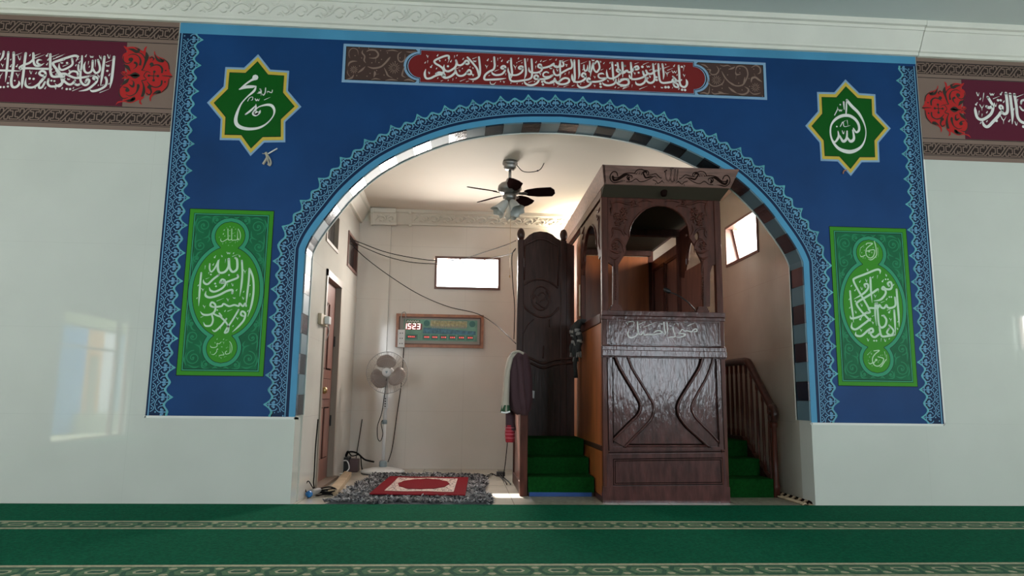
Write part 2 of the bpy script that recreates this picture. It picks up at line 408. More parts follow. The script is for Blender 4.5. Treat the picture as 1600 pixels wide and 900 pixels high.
# hall walls: mostly behind the camera, they hold the windows that light it
REAR = [(-4.4, -2.0, .8, 2.7), (3.1, 5.3, .72, 2.28)]
wall_with_holes('wall_rear', 'y', HY0, -.15, HX0-.1, HX1+.1, 0, HZ, REAR, M_HALL)
LEFTH = [(-7.9, -5.6, .02, 2.06), (-3.6, -1.6, 1.15, 2.75)]
wall_with_holes('wall_left', 'x', HX0, -.15, HY0, 0, 0, HZ, LEFTH, M_HALL)
RIGHTH = [(-9.2, -6.4, .6, 2.6), (-3.15, -1.25, 1.45, 1.93)]
wall_with_holes('wall_right', 'x', HX1, .15, HY0, 0, 0, HZ, RIGHTH, M_HALL)
k = 5
for axis, face, t, holes in (('y', HY0, -.15, REAR), ('x', HX0, -.15, LEFTH), ('x', HX1, .15, RIGHTH)):
    for h in holes:
        m = MB(); f = .045; nb = 1 if h is LEFTH[0] else max(2, round((h[1]-h[0])/.75))
        def bx(a0, a1, b0, b1):
            q = sorted((face+t*.35, face+t*.75))
            if axis == 'x': m.box(q[0], q[1], a0, a1, b0, b1, M_FRAMEW)
            else: m.box(a0, a1, q[0], q[1], b0, b1, M_FRAMEW)
        bx(h[0], h[0]+f, h[2], h[3]); bx(h[1]-f, h[1], h[2], h[3]); bx(h[0], h[1], h[2], h[2]+f*.6); bx(h[0], h[1], h[3]-f, h[3])
        for i in range(1, nb): a = h[0]+(h[1]-h[0])*i/nb; bx(a-f/2, a+f/2, h[2], h[3])
        if h[3]-h[2] > 1: b = h[2]+(h[3]-h[2])*.72; bx(h[0], h[1], b-f/3, b+f/3)
        if h is LEFTH[0]: bx(-7.52, -7.44, h[2], h[3]); bx(h[0], h[1], 1.80, 1.83)
        struct(m.build('window_%d' % k)); k += 1
# what the left doorway looks out on (seen mirrored in the glossy wall)
m = MB(); m.box(-10, HX0-.15, -14, -3, -.12, -.02, mat('pale_yard_ground', (.36, .38, .26), .9, var=.2, var_scale=3)); struct(m.build('ground_outside'))
m = MB()
for y0, y1, c in ((-9.45, -8.0, (.05, .27, .62)), (-10.1, -9.45, (.68, .34, .10)), (-10.75, -10.1, (.80, .80, .80)), (-13.5, -10.75, (.20, .30, .36))):
    m.box(-7.7, -7.6, y0, y1, -.02, 3.2, mat('outside_wall_%.2f' % c[0], c, .8))
m.box(-7.6, -7.57, -9.9, -9.62, .3, 1.5, mat('outside_olive', (.30, .27, .17), .8)); m.box(-7.6, -7.56, -13, -8, 2.05, 2.35, mat('outside_beam', (.30, .33, .18), .8))
m.box(-7.6, -7.5, -13, -9.2, -.02, .35, mat('outside_kerb', (.42, .45, .33), .8))
struct(m.build('wall_outside'))

# arch lining of alternating black and grey-blue tiles, from the springing band down to the jamb foot
m = MB(); path = arch_path(.64); cum = [0]
for a, b in zip(path, path[1:]): cum.append(cum[-1]+math.hypot(b[0]-a[0], b[1]-a[1]))
def along(path, cum, s):
    s = min(max(s, 0), cum[-1])
    i = 0
    while i < len(cum)-2 and cum[i+1] < s: i += 1
    t = (s-cum[i])/(cum[i+1]-cum[i]); a, b = path[i], path[i+1]
    return (a[0]+(b[0]-a[0])*t, a[1]+(b[1]-a[1])*t)
pin = offset(path, -.012); nt = round(cum[-1]/.152); st = cum[-1]/nt
for i in range(nt):
    k = [i*st+.001+(st-.002)*j/3 for j in range(4)]
    for s0, s1 in zip(k, k[1:]):
        o0, o1, i0, i1 = along(path, cum, s0), along(path, cum, s1), along(pin, cum, s0), along(pin, cum, s1)
        m.hexa([(o0[0], -.001, o0[1]), (i0[0], -.001, i0[1]), (i0[0], TW, i0[1]), (o0[0], TW, o0[1]),
                (o1[0], -.001, o1[1]), (i1[0], -.001, i1[1]), (i1[0], TW, i1[1]), (o1[0], TW, o1[1])], M_TGRY if i % 2 else M_TBLK)
struct(m.build('trim_3'))
m = MB(); pb = offset(path, -.020)
for i in range(len(path)-1):
    a, b, c, d = path[i], pb[i], pb[i+1], path[i+1]
    m.hexa([(a[0], TW, a[1]), (b[0], TW, b[1]), (b[0], TW+.012, b[1]), (a[0], TW+.012, a[1]), (d[0], TW, d[1]), (c[0], TW, c[1]), (c[0], TW+.012, c[1]), (d[0], TW+.012, d[1])], M_PLASTER)
struct(m.build('trim_4'))

# cornices with raised scrollwork
def relief(mb, pt, period, h, x0, x1, r, m):
    """running scroll: pt(u, v) -> xyz on the sloping face, v 0..1"""
    n = int((x1-x0)/period)
    for i in range(n):
        u = x0+i*period
        for pts in ([(0, .25), (.15, .55), (.33, .72), (.5, .6), (.52, .4), (.42, .3), (.36, .42)],
                    [(.45, .2), (.6, .35), (.74, .62), (.88, .75), (1.0, .6), (.97, .42), (.9, .45)],
                    [(.1, .8), (.2, .7), (.3, .9)], [(.55, .75), (.62, .62), (.7, .82)], [(.22, .2), (.3, .28), (.38, .15)], [(.75, .3), (.83, .22), (.93, .3)], [(.58, .5), (.66, .52), (.7, .42)]):
            q = catmull(pts, 3); mb.tube([pt(u+a*period, b) for a, b in q], [r*(.5+.8*math.sin(PI*(j+.5)/len(q))) for j in range(len(q))], m, n=5, caps=True)
def cornice(mb, xs, prof, m):
    """prof: (out, z) pairs; runs along x on a face at y=0 looking to -y"""
    k = len(prof); vs = [(x, -o, z) for x in xs for o, z in prof]
    mb.add(vs, [(i*k+j, i*k+(j+1) % k, (i+1)*k+(j+1) % k, (i+1)*k+j) for i in range(len(xs)-1) for j in range(k)] + [tuple(range(k)), tuple((len(xs)-1)*k+j for j in range(k))[::-1]], m)
m = MB()
cornice(m, [HX0, 3.775], [(0, 3.69), (.03, 3.69), (.034, 3.715), (.05, 3.722), (.055, 3.735), (.125, 3.86), (.135, 3.862), (.14, 3.885), (.165, 3.89), (.17, HZ), (0, HZ)], M_CORN)
cornice(m, [3.779, HX1], [(0, 3.685), (.03, 3.685), (.034, 3.71), (.05, 3.717), (.055, 3.73), (.125, 3.855), (.135, 3.857), (.14, 3.88), (.165, 3.885), (.17, HZ), (0, HZ)], M_CORN)
relief(m, lambda u, v: (u, -(.055+.07*v)-.001, 3.735+.125*v), .30, 1, -4.0, .35, .007, M_CORN)
struct(m.build('trim_5'))
m = MB(); zc = 2.73
def ncorn(mb, x0, x1, y, z):
    vs = []; pr = [(0, z), (.03, z), (.035, z+.02), (.10, z+.115), (.125, z+.12), (.13, z+.17), (0, z+.17)]
    k = len(pr)
    for x in (x0, x1): vs += [(x, y-o, zz) for o, zz in pr]
    mb.add(vs, [(j, (j+1) % k, k+(j+1) % k, k+j) for j in range(k)] + [tuple(range(k)), tuple(range(k, 2*k))[::-1]], M_CORN)
ncorn(m, LX, RX, BY, zc); ncorn(m, -1.07, -.80, BY-.05, zc-.02); ncorn(m, -1.085, -1.05, BY-.06, zc-.03); ncorn(m, -.66, -.63, BY-.02, zc-.02)
relief(m, lambda u, v: (u, BY-(.035+.065*v)-.002, zc+.02+.095*v), .27, 1, -.6, 1.5, .0105, M_CORN)
relief(m, lambda u, v: (u, BY-.05-(.035+.065*v)-.002, zc+.095*v), .2, 1, -1.03, -.8, .010, M_CORN)
k = 7; pr = [(0, zc), (.03, zc), (.035, zc+.02), (.10, zc+.115), (.125, zc+.12), (.13, zc+.2), (0, zc+.2)]
vs = [(LX+o, y, zz) for y in (TW+.01, BY) for o, zz in pr]
m.add(vs, [(j, (j+1) % k, k+(j+1) % k, k+j) for j in range(k)] + [tuple(range(k)), tuple(range(k, 2*k))[::-1]], M_CORN)
struct(m.build('trim_6'))

# niche windows and vents
def frame4(mb, fn, a0, a1, b0, b1, w, d0, d1, m):
    mb.prism([[(a0, b0), (a1, b0), (a1, b1), (a0, b1)], [(a0+w, b0+w), (a0+w, b1-w), (a1-w, b1-w), (a1-w, b0+w)]], fn, d0, d1, m)
m = MB(); fy = lambda a, b, d: (a, d, b); frame4(m, fy, *BW, .028, BY+.045, BY-.014, M_FRAMEW)
w = struct(m.build('window_1')); m = MB(); m.box(BW[0]+.02, BW[1]-.02, BY+.03, BY+.036, BW[2]+.02, BW[3]-.02, M_GLASS); m.build('pane', w)
m = MB(); fx = lambda a, b, d: (d, a, b); frame4(m, fx, *RW, .025, RX+.12, RX-.012, M_FRAMEW)
w = struct(m.build('window_2'))
m = MB(); s0, s1 = RW[0]+.03, RW[1]-.03      # top-hung sash pushed outwards at the foot
for a, b in ((s0, s0+.03), (s1-.03, s1)): m.hexa([(RX+.12, a, RW[2]+.05), (RX+.14, a, RW[2]+.05), (RX+.14, b, RW[2]+.05), (RX+.12, b, RW[2]+.05), (RX+.05, a, RW[3]-.03), (RX+.07, a, RW[3]-.03), (RX+.07, b, RW[3]-.03), (RX+.05, b, RW[3]-.03)], M_FRAMEW)
m.box(RX+.12, RX+.145, s0, s1, RW[2]+.03, RW[2]+.06, M_FRAMEW); m.build('sash', w)
m = MB(); m.hexa([(RX+.128, s0, RW[2]+.06), (RX+.132, s0, RW[2]+.06), (RX+.132, s1, RW[2]+.06), (RX+.128, s1, RW[2]+.06), (RX+.06, s0, RW[3]-.03), (RX+.065, s0, RW[3]-.03), (RX+.065, s1, RW[3]-.03), (RX+.06, s1, RW[3]-.03)], M_GLASS); m.build('pane', w)
for i, V in enumerate((V1, V2)):
    m = MB(); frame4(m, fx, V[0], V[1], V[2], V[3], .03, LX-.09, LX+.010, M_GREYFR if i else M_FRAMEW); w = struct(m.build('window_%d' % (3+i)))
    m = MB(); x = LX-.03; y0, y1, z0, z1 = V[0]+.02, V[1]-.02, V[2]+.02, V[3]-.02
    m.add([(x, y0, z0), (x, y1, z0), (x, y1, z1), (x, y0, z1)], [(0, 1, 2)], M_DGLASS); m.add([(x, y0, z0), (x, y1, z1), (x, y0, z1)], [(0, 1, 2)], M_DGLASS2)
    m.build('pane', w)

# panelled door in the left niche wall
m = MB(); y0, y1, zt = DO[0], DO[1], DO[3]
m.box(LX-.09, LX+.012, y0, y0+.05, 0, zt, M_GREYFR); m.box(LX-.09, LX+.008, y1-.045, y1, 0, zt, M_GREYFR); m.box(LX-.09, LX+.012, y0, y1, zt-.06, zt, M_GREYFR)
door = struct(m.build('door_1'))
m = MB(); xf = LX-.045; ya, yb = y0+.05, y1-.045
m.box(xf-.035, xf, ya, yb, .01, zt-.06, M_DOOR)
fd = lambda a, b, d: (xf+d, a, b)
def sunk(mb, loop):
    mb.prism(loop, fd, .0, .0015, M_GROOVE)
    cy = sum(a for a, b in loop)/len(loop); cz = sum(b for a, b in loop)/len(loop)
    mb.prism([((a-cy)*.86+cy, (b-cz)*.95+cz) for a, b in loop], fd, .001, .012, M_DOOR)
wd = (yb-ya); 
for q in (0, 1):
    a0 = ya+.09*wd+q*wd*.43; a1 = a0+.36*wd; sl = (1, 0) if q == 0 else (0, 1)
    sunk(m, [(a0, 1.02), (a1, 1.02), (a1, 1.50+.14*(sl[0])), (a0, 1.50+.14*(sl[1]))] if q else [(a0, 1.02), (a1, 1.02), (a1, 1.64), (a0, 1.50)])
    sunk(m, [(a0, .22), (a1, .22), (a1, .68), (a0, .68)])
sunk(m, [(ya+.09*wd, .75), (yb-.1*wd, .75), (yb-.1*wd, .94), (ya+.09*wd, .94)])
leaf = m.build('door_leaf', door, bevel=.003)
m = MB(); A = Matrix(((0,0,1),(0,1,0),(-1,0,0)))
m.lathe([(.03, 0), (.03, .006), (.012, .01), (.012, .035), (.028, .045), (.032, .062), (.02, .08), (.0, .082)], (xf, ya+.07, .83), M_BRASS, 14, A); m.build('door_knob', leaf)
for z in (.55, 1.30):
    m = MB(); m.box(xf+.002, xf+.016, yb-.006, yb+.008, z-.05, z+.05, M_BLKP); m.build('hinge', door)
m = MB(); m.box(xf, xf+.012, ya+.02, ya+.06, 1.12, 1.20, M_BRASS); m.tube([(xf+.02, ya+.04, 1.16), (xf+.03, ya+.05, 1.10), (xf+.02, ya+.03, 1.05)], .006, M_BRASS, 6); m.build('latch', leaf)

# ================================================================== mural on the front wall
FX0, FX1, FZ0, FZ1 = -2.295, 3.765, .627, 3.690
mural = thing('wall_mural', 'large blue painted mural with lace borders framing the arched opening', 'mural', (CX, 0, FZ0))
m = MB(); m.prism([(FX0, FZ0)] + AP + [(FX1, FZ0), (FX1, FZ1), (FX0, FZ1)], wallfn, 0, .002, M_BLUE); m.build('blue_field', mural)
m = MB(); m.prism([(FX0, 3.602), (FX1, 3.625), (FX1, FZ1), (FX0, FZ1)], wallfn, .002, .0032, M_LTBLUE)
m.build('top_band', mural)
m = MB(); m.ribbon([(FX0-.004, FZ0-.008), (-1.3, FZ0-.007), (CX-1.96, FZ0-.008)], .018, wallfn, .003, M_PLASTER); m.build('grout_edge', mural); m = MB(); m.ribbon([(CX+1.96, FZ0-.008), (FX1, FZ0-.008)], .018, wallfn, .003, M_PLASTER); m.ribbon([(FX1+.006, FZ0), (FX1+.006, 2.78)], .014, wallfn, .003, M_PLASTER); m.build('grout_edge', mural)
def band(mb, path, a, b, d, m):
    A, B = offset(path, a), offset(path, b)
    vs = []
    for p, q in zip(A, B): vs += [wallfn(p[0], max(p[1], FZ0), d), wallfn(q[0], max(q[1], FZ0), d)]
    mb.add(vs, [(2*i, 2*i+1, 2*i+3, 2*i+2) for i in range(len(path)-1)], m)
m = MB(); band(m, AP, 0, .047, .003, M_LTBLUE); band(m, AP, .047, .070, .003, M_NAVY); band(m, AP, .070, .078, .0034, M_LINE)
m.build('arch_band', mural)
U = .00488                                          # one unit of the lace drawing
def lace(mb, path, phase=0.):
    cum = [0]
    for a, b in zip(path, path[1:]): cum.append(cum[-1]+math.hypot(b[0]-a[0], b[1]-a[1]))
    Lt = cum[-1]
    def at(u, v):
        s = min(max(u, .0005), Lt-.0005); p = along(path, cum, s); q0 = along(path, cum, s-.03); q1 = along(path, cum, s+.03)
        tx, tz = q1[0]-q0[0], q1[1]-q0[1]; l = math.hypot(tx, tz); return (p[0]-tz/l*v, p[1]+tx/l*v)
    out = [(0, 32.5), (1.2, 31), (3, 28), (6, 24.2), (9, 22), (11, 21.3), (13, 21.6), (16, 23.6), (19, 26), (22, 27.2), (25, 26), (28, 23.6), (31, 21.6), (33, 21.3), (35, 22), (38, 24.2), (41, 28), (42.8, 31)]
    n = int(Lt/(44*U))+2; O = []
    for i in range(-1, n):
        for u, v in out:
            s = phase+(i*44+u)*U
            if 0 <= s <= Lt: O.append((s, v*U))
    O = [(0, O[0][1])] + O + [(Lt, O[-1][1])]
    def strip(lo, hi, d, m):
        vs = []
        for s, v in O: vs += [wallfn(*at(s, lo(v)), d), wallfn(*at(s, hi(v)), d)]
        mb.add(vs, [(2*i, 2*i+1, 2*i+3, 2*i+2) for i in range(len(O)-1)], m)
    strip(lambda v: 0, lambda v: v, .0030, M_NAVY)
    strip(lambda v: v-5.0*U, lambda v: v-3.2*U, .0036, M_BLACK)
    strip(lambda v: v-3.4*U, lambda v: v, .0038, M_TEAL)
    def st(c, pts, w, taper=''):
        q = [(phase+(c+u)*U, v*U) for u, v in pts]
        if min(a for a, b in q) < .002 or max(a for a, b in q) > Lt-.002: return
        q, ww = smooth_line(q, [w*U]*len(q), 3)
        mb.ribbon([at(*p) for p in q][::1], ww, wallfn, .0042, M_LINE, taper, caps=False)
    def dot(c, u, v, r):
        s = phase+(c+u)*U
        if .004 < s < Lt-.004: mb.disc(at(s, v*U), r*U, wallfn, .0043, M_LINE, 7)
    for i in range(-1, 2*n):
        c = i*22
        st(c, [(0, 24.5), (0, 13)], 1.5)
        for sg in (1, -1):
            st(c, [(0, 24), (sg*5, 23), (sg*8.8, 19), (sg*8.2, 14), (sg*5.2, 11.5)], 1.4)
            st(c, [(sg*3.8, 16.5), (sg*3.2, 19.4), (sg*1.6, 18.4), (sg*.6, 14.5)], 1.2)
            dot(c, sg*3.8, 16.6, 1.9)
            st(c, [(0, 13), (sg*4, 8.6), (sg*11, 6.4)], 1.3)
            st(c, [(sg*.5, .6), (sg*3, 4.2), (sg*5.5, 5.6), (sg*8, 4.2), (sg*10.5, .6)], 1.2)
            dot(c, sg*5.5, 2.2, 1.2)
        dot(c, 0, 8, 1.25); dot(c, 11, 9.5, 1.0); dot(c, 10, 15, .9)
        if i % 2 == 0: st(c, [(0, 29), (-1, 27), (0, 25.6), (1, 27), (0, 29)], .8)
lp = offset(AP, .078); m = MB(); lace(m, [q for q in lp if q[1] >= FZ0], 0.0+ .09); m.build('lace_border', mural)
for x, sg in ((FX0, 1), (FX1, -1)):
    m = MB(); m.prism([(x, FZ0), (x+sg*.03, FZ0), (x+sg*.03, 3.605), (x, 3.605)], wallfn, .002, .0028, M_NAVY)
    m.ribbon([(x+sg*.018, FZ0), (x+sg*.018, 3.605)], .009, wallfn, .0033, M_LINE, caps=False)
    p = [(x+sg*.028, FZ0+(3.603-FZ0)*i/40) for i in range(41)]
    if sg > 0: p = p[::-1]
    lace(m, p, .05); m.build('lace_border', mural)

# ================================================================== lettering: brush strokes traced on the wall
def letters(name, parent, C, w, strokes, dots=(), marks=(), m=M_WHITE, fn=wallfn, d=.0068, mw=None):
    """C: measuring frame; strokes: (points[, width factor or list][, taper]); dots: (x,y,r); marks: (x,y,kind[,size])"""
    mb = MB(); p0, p1 = C(0, 0), C(10, 0); k = math.hypot(p1[0]-p0[0], p1[1]-p0[1])/10
    for s in strokes:
        pts = [C(*q) for q in s[0]]; f = s[1] if len(s) > 1 else 1; tp = s[2] if len(s) > 2 else 'e'
        ww = [w*k*x for x in f] if isinstance(f, list) else w*k*f
        mb.ribbon(pts, ww, fn, d, m, tp)
    for x, y, r in dots: mb.disc(C(x, y), r*k, fn, d+.0001, m, 4 if r < 15 else 8)
    mw = mw or w*.34
    for q in marks:
        x, y, kd = q[:3]; z = q[3] if len(q) > 3 else w*.8
        if kd == 'v': P = [[(x-z*.6, y-z), (x, y+z*.5), (x+z*.5, y-z)]]
        elif kd == '/': P = [[(x-z*1.4, y+z*.55), (x+z*1.4, y-z*.55)]]
        elif kd == 'i': P = [[(x+z*.15, y-z), (x-z*.1, y+z)]]
        elif kd == ',': P = [[(x+z*.5, y-z*.8), (x, y), (x-z*.35, y+z*.1)]]; mb.disc(C(x, y), z*.4*k, fn, d, m, 7)
        elif kd == 'w': P = [[(x-z, y-z*.5), (x-z*.5, y+z*.4), (x, y-z*.3), (x+z*.4, y+z*.4), (x+z, y-z*.6)]]
        elif kd == 'y': P = [[(x-z*.7, y-z), (x, y), (x+z*.7, y-z)], [(x, y), (x, y+z)]]
        else: P = []
        for r in P: mb.ribbon([C(*a) for a in r], mw*k, fn, d, m, 'e')
    return mb.build(name, parent)

# ---- long banner above the arch
ban = thing('calligraphy_banner', 'long red banner of white calligraphy with brown scrolled ends above the arch', 'banner', (.72, 0, 3.41))
bx0, bx1, bz0, bz1 = -1.017, 2.455, 3.248, 3.575
m = MB(); m.prism([(bx0, bz0), (bx1, bz0), (bx1, bz1), (bx0, bz1)], wallfn, .002, .0040, M_SILV); m.build('border', ban)
b = .022; ex = .555                                     # length of the brown ends
zc_ = (bz0+bz1)/2; hz = (bz1-bz0)/2-b
def red_loop(g):
    R = hz*.78-g; xl = bx0+b+ex+g+.035; xr = bx1-b-ex-g-.035; h = hz-g
    L = [(xl, zc_-h), (xr, zc_-h)]
    L += [(xr, zc_-R*.95)] + [(xr+R*.95*math.cos(t), zc_+R*.95*math.sin(t)) for t in [(-PI/2+PI*i/14) for i in range(15)]] + [(xr, zc_+R*.95)]
    L += [(xr, zc_+h), (xl, zc_+h), (xl, zc_+R*.95)] + [(xl-R*.95*math.cos(t), zc_-R*.95*math.sin(t)) for t in [(-PI/2+PI*i/14) for i in range(15)]] + [(xl, zc_-R*.95)]
    return L
m = MB()
for side in (0, 1):
    xl = bx0+b; xc = xl+ex; R = hz*.78*.95+.024
    L = [(xl, zc_-hz), (xc, zc_-hz), (xc+.012, zc_-R)] + [(xc+.035-R*math.cos(t), zc_+R*math.sin(t)) for t in [(-PI/2*.92+PI*.92*i/14) for i in range(15)]] + [(xc+.012, zc_+R), (xc, zc_+hz), (xl, zc_+hz)]
    if side: L = [(bx0+bx1-a, z) for a, z in L][::-1]
    m.prism(L, wallfn, .004, .0046, M_BLACK)
    cxm = sum(a for a, z in L)/len(L)
    m.prism([((a-cxm)*.985+cxm, (z-zc_)*.96+zc_) for a, z in L], wallfn, .0046, .0050, M_BROWN); m.build('brown_end', ban); m = MB()
m = MB()
def spiral(mb, C, cx, cy, r, turns, a0, dirn, w, mm, d, fn=wallfn):
    pts = [(cx+r*(1-i/26*.82)*math.cos(a0+dirn*turns*2*PI*i/26), cy+r*(1-i/26*.82)*math.sin(a0+dirn*turns*2*PI*i/26)) for i in range(27)]
    mb.ribbon([C(*q) for q in pts], w, fn, d, mm, 'e'); mb.disc(C(cx, cy), w*1.2, fn, d, mm, 7)
def flower(mb, C, cx, cy, r, k, mm, d, n=14):
    for i in range(n):
        t = 2*PI*i/n; mb.ribbon([C(cx+r*.3*math.cos(t), cy+r*.3*math.sin(t)), C(cx+r*.7*math.cos(t), cy+r*.7*math.sin(t)), C(cx+r*math.cos(t), cy+r*math.sin(t))], [.003, .0055, .002], wallfn, d, mm, '', caps=False)
    mb.disc(C(cx, cy), .004, wallfn, d, mm, 7)
def leaf(mb, C, pts, w, mm, d, fn=wallfn): mb.ribbon([C(*q) for q in pts], [w*.2]+[w]*(len(pts)-2)+[w*.15], fn, d, mm, '', caps=False)
for C, sc, mir in ((crop(530, 60, 11.25), 1, 0), (crop(1080, 85, 11.25), 1, 1)):
    if not mir:
        flower(m, C, 965, 525, 105, 1, M_TAN, .0056); flower(m, C, 260, 555, 70, 1, M_TAN, .0056, 11)
        for pts, w in (([(170,330),(180,230),(240,180),(320,210),(340,300)], .006), ([(420,210),(405,260),(450,320),(440,390),(470,440)], .011), ([(480,240),(540,210),(640,220),(690,290),(640,350),(520,350)], .013), ([(640,430),(650,330)], .014),
                       ([(500,500),(600,530),(720,510),(800,450),(870,370),(900,330)], .014), ([(820,230),(940,215),(1040,240)], .010), ([(1100,240),(1040,290),(1040,380),(1090,420),(1150,380),(1160,280)], .010), ([(1180,240),(1260,250),(1360,230)], .011), ([(790,520),(830,600),(860,660),(940,700)], .011),
                       ([(560,735),(640,715),(730,730)], .011), ([(610,690),(630,620),(620,580)], .018), ([(620,650),(700,630)], .012), ([(160,500),(180,440),(240,410),(320,410)], .013), ([(330,610),(400,560),(460,500)], .016), ([(130,725),(220,700),(260,640)], .016), ([(810,745),(920,730),(1030,745)], .014), ([(1150,490),(1120,590),(1110,660),(1170,690)], .012), ([(1140,745),(1230,730),(1330,770)], .016), ([(150,560),(150,620),(200,690)], .006), ([(1150,380),(1190,330)], .018), ([(170,270),(190,350)],.016)):
            leaf(m, C, pts, w, M_TAN, .0056)
        dl = [(350,170),(520,180),(730,220),(540,290),(850,260),(745,375),(395,350),(575,435),(700,430),(360,490),(545,620),(660,570),(790,650),(310,660),(490,670),(1070,350),(985,415),(1180,545),(1025,710),(280,310)]
    else:
        flower(m, C, 440, 455, 85, 1, M_TAN, .0056, 12); flower(m, C, 1125, 585, 80, 1, M_TAN, .0056, 11)
        for pts, w in (([(280,400),(300,500),(370,560),(460,560),(550,510),(580,430)], .009), ([(530,300),(570,380),(620,450),(700,520),(800,560),(900,540),(960,450),(990,350),(960,250),(880,210),(800,225),(775,300)], .011), ([(775,300),(790,360),(870,350)], .013), ([(780,440),(785,360)], .012), ([(900,560),(930,460),(940,400)], .012), ([(650,480),(720,530),(780,560)], .016),
                       ([(440,210),(480,280),(440,350),(360,360),(320,310)], .010), ([(650,270),(720,250),(770,220)], .016), ([(310,330),(330,280),(270,270)], .014), ([(350,660),(400,700),(520,690),(660,700)], .010), ([(470,660),(520,680),(590,700)], .018), ([(650,580),(720,640),(800,690)], .018), ([(800,690),(900,710),(980,680),(1000,620),(930,570)], .014), ([(1010,640),(1080,700),(1160,700),(1220,680)], .008), ([(1050,500),(1060,430),(1120,410),(1180,450),(1240,490)], .016), ([(1100,340),(1130,420)], .013), ([(1050,240),(1130,200),(1200,240),(1210,320),(1160,350)], .012), ([(150,690),(220,680),(300,690),(320,560)], .012), ([(170,180),(240,200),(300,250)], .012), ([(500,190),(560,210),(640,200),(700,230)], .008)):
            leaf(m, C, pts, w, M_TAN, .0056)
        dl = [(510,255),(325,375),(635,365),(850,255),(850,325),(830,510),(1010,430),(890,630),(370,625),(540,600),(1095,265),(1020,570),(640,200),(1250,740),(540,540)]
    for q in dl: m.disc(C(*q), .005, wallfn, .0056, M_TAN, 6)
    m.build('tan_scrolls', ban); m = MB()
m = MB(); m.prism(red_loop(-.010), wallfn, .004, .0052, M_SILV); m.prism(red_loop(-.002), wallfn, .0052, .0055, M_BLACK); m.prism(red_loop(.003), wallfn, .0055, .0058, M_SILV); m.prism(red_loop(.0065), wallfn, .0058, .0061, M_RED); m.build('red_field', ban)
letters('lettering', ban, crop(640, 70, 12), 42, [
    ([(735,265),(735,220),(690,212),(600,240),(500,285),(465,320),(490,360),(560,400),(610,440),(640,490),(630,560)], .92, ''), ([(745,220),(742,280),(715,350)], .35), ([(500,550),(560,525),(640,550),(660,590)], 1.05, ''),
    ([(640,565),(560,565),(480,590),(400,630),(330,640),(295,610),(285,540),(305,460)], .95), ([(610,590),(660,625),(720,620),(790,585),(850,530),(860,490)], 1, ''), ([(860,490),(890,560),(940,590),(1010,580),(1070,530),(1110,480),(1145,500),(1150,550),(1110,560),(1080,535)], .9, ''),
    ([(650,380),(640,440),(670,490),(730,505),(800,470),(860,420),(880,350),(870,300)], .95, 's'), ([(880,320),(900,380),(960,390),(1020,350),(1050,310),(1090,310),(1110,350),(1080,370),(1045,355)], .9, ''),
    ([(1085,245),(1130,290),(1200,370),(1260,450),(1290,540),(1285,600)], .9, 'e'), ([(1300,240),(1310,330),(1320,450),(1315,560),(1280,620),(1200,655),(1100,645)], .9)],
    [(720,410,22)], [(340,230,'y',28),(338,330,'i',26),(288,350,',',26),(400,425,',',44),(520,215,',',30),(500,460,',',22),(370,540,'v',24),(525,640,',',20),(610,680,'/',14),(720,680,',',16),(570,310,'v',20),(670,300,',',16),(770,325,',',34),(840,235,'i',22),(885,215,',',20),(905,445,'/',40),(940,500,'v',22),(985,460,',',14),(1000,280,',',28),(1225,255,'/',30),(1225,315,'w',28),(1190,450,'y',16),(1130,430,',',16),(810,665,'i',22),(870,635,',',14),(1000,670,'/',36),(1190,580,'y',26),(1185,700,',',16),(1090,690,'/',20)])
letters('lettering', ban, crop(750, 75, 12), 38, [
    ([(265,180),(270,260),(275,340),(250,410),(170,450),(100,510),(78,570),(100,600),(200,600),(350,592),(490,575)], 1, 'e'), ([(470,400),(470,355),(430,345),(395,375),(420,395),(465,395),(455,450),(400,500),(300,515),(240,490),(215,450)], 1),
    ([(580,205),(585,330),(600,480),(585,575)], 1), ([(530,440),(548,500),(560,580),(590,625),(680,632),(820,612),(920,590),(970,540),(975,400),(965,220)], 1, 's'),
    ([(790,400),(800,360),(760,350),(725,375),(745,400),(800,400),(780,460),(700,510),(610,515),(560,500),(530,440),(525,370)], .92), ([(840,215),(850,330),(860,430),(855,510),(830,590)], .92),
    ([(1090,570),(1080,530),(1040,520),(1015,560),(1040,590),(1100,590),(1080,650),(1010,695),(920,705),(850,670),(825,620)], 1), ([(1280,470),(1240,455),(1190,480),(1185,530),(1240,550),(1360,520)], .8), ([(1360,520),(1280,570),(1190,590),(1100,590)], 1, ''),
    ([(1150,360),(1140,320),(1100,320),(1090,360),(1130,380),(1170,370),(1140,440),(1060,470),(960,465),(920,430),(915,370)], .92), ([(1160,385),(1260,365),(1350,330),(1380,300)], 1, ''), ([(1375,310),(1400,345),(1440,350)], .9, ''),
    ([(1200,600),(1220,650),(1300,665),(1380,640),(1400,590)], 1, ''), ([(1400,590),(1430,640),(1480,650)], 1, ''), ([(190,640),(200,680),(260,685),(300,640)], .4)],
    [(1165,640,24),(1178,692,24),(1020,635,14)], [(140,240,',',36),(210,265,',',16),(125,360,'y',34),(330,225,'i',26),(405,255,',',34),(375,200,',',16),(325,350,',',14),(320,425,'/',30),(515,275,',',44),(540,250,'/',20),(660,370,'y',44),(685,290,',',16),(755,250,'/',28),(715,210,',',24),(780,290,',',16),(890,240,'i',30),(1045,280,',',30),(1135,260,',',30),(1215,250,'/',26),(1330,390,'w',24),(1130,500,'y',24),(1040,370,'i',26),(480,505,'i',18),(180,520,'/',12),(380,640,',',16),(450,650,'y',20),(575,670,',',16),(690,680,',',16),(790,680,',',18),(1325,220,'/',18),(1380,690,'i',18),(950,640,'/',30)])
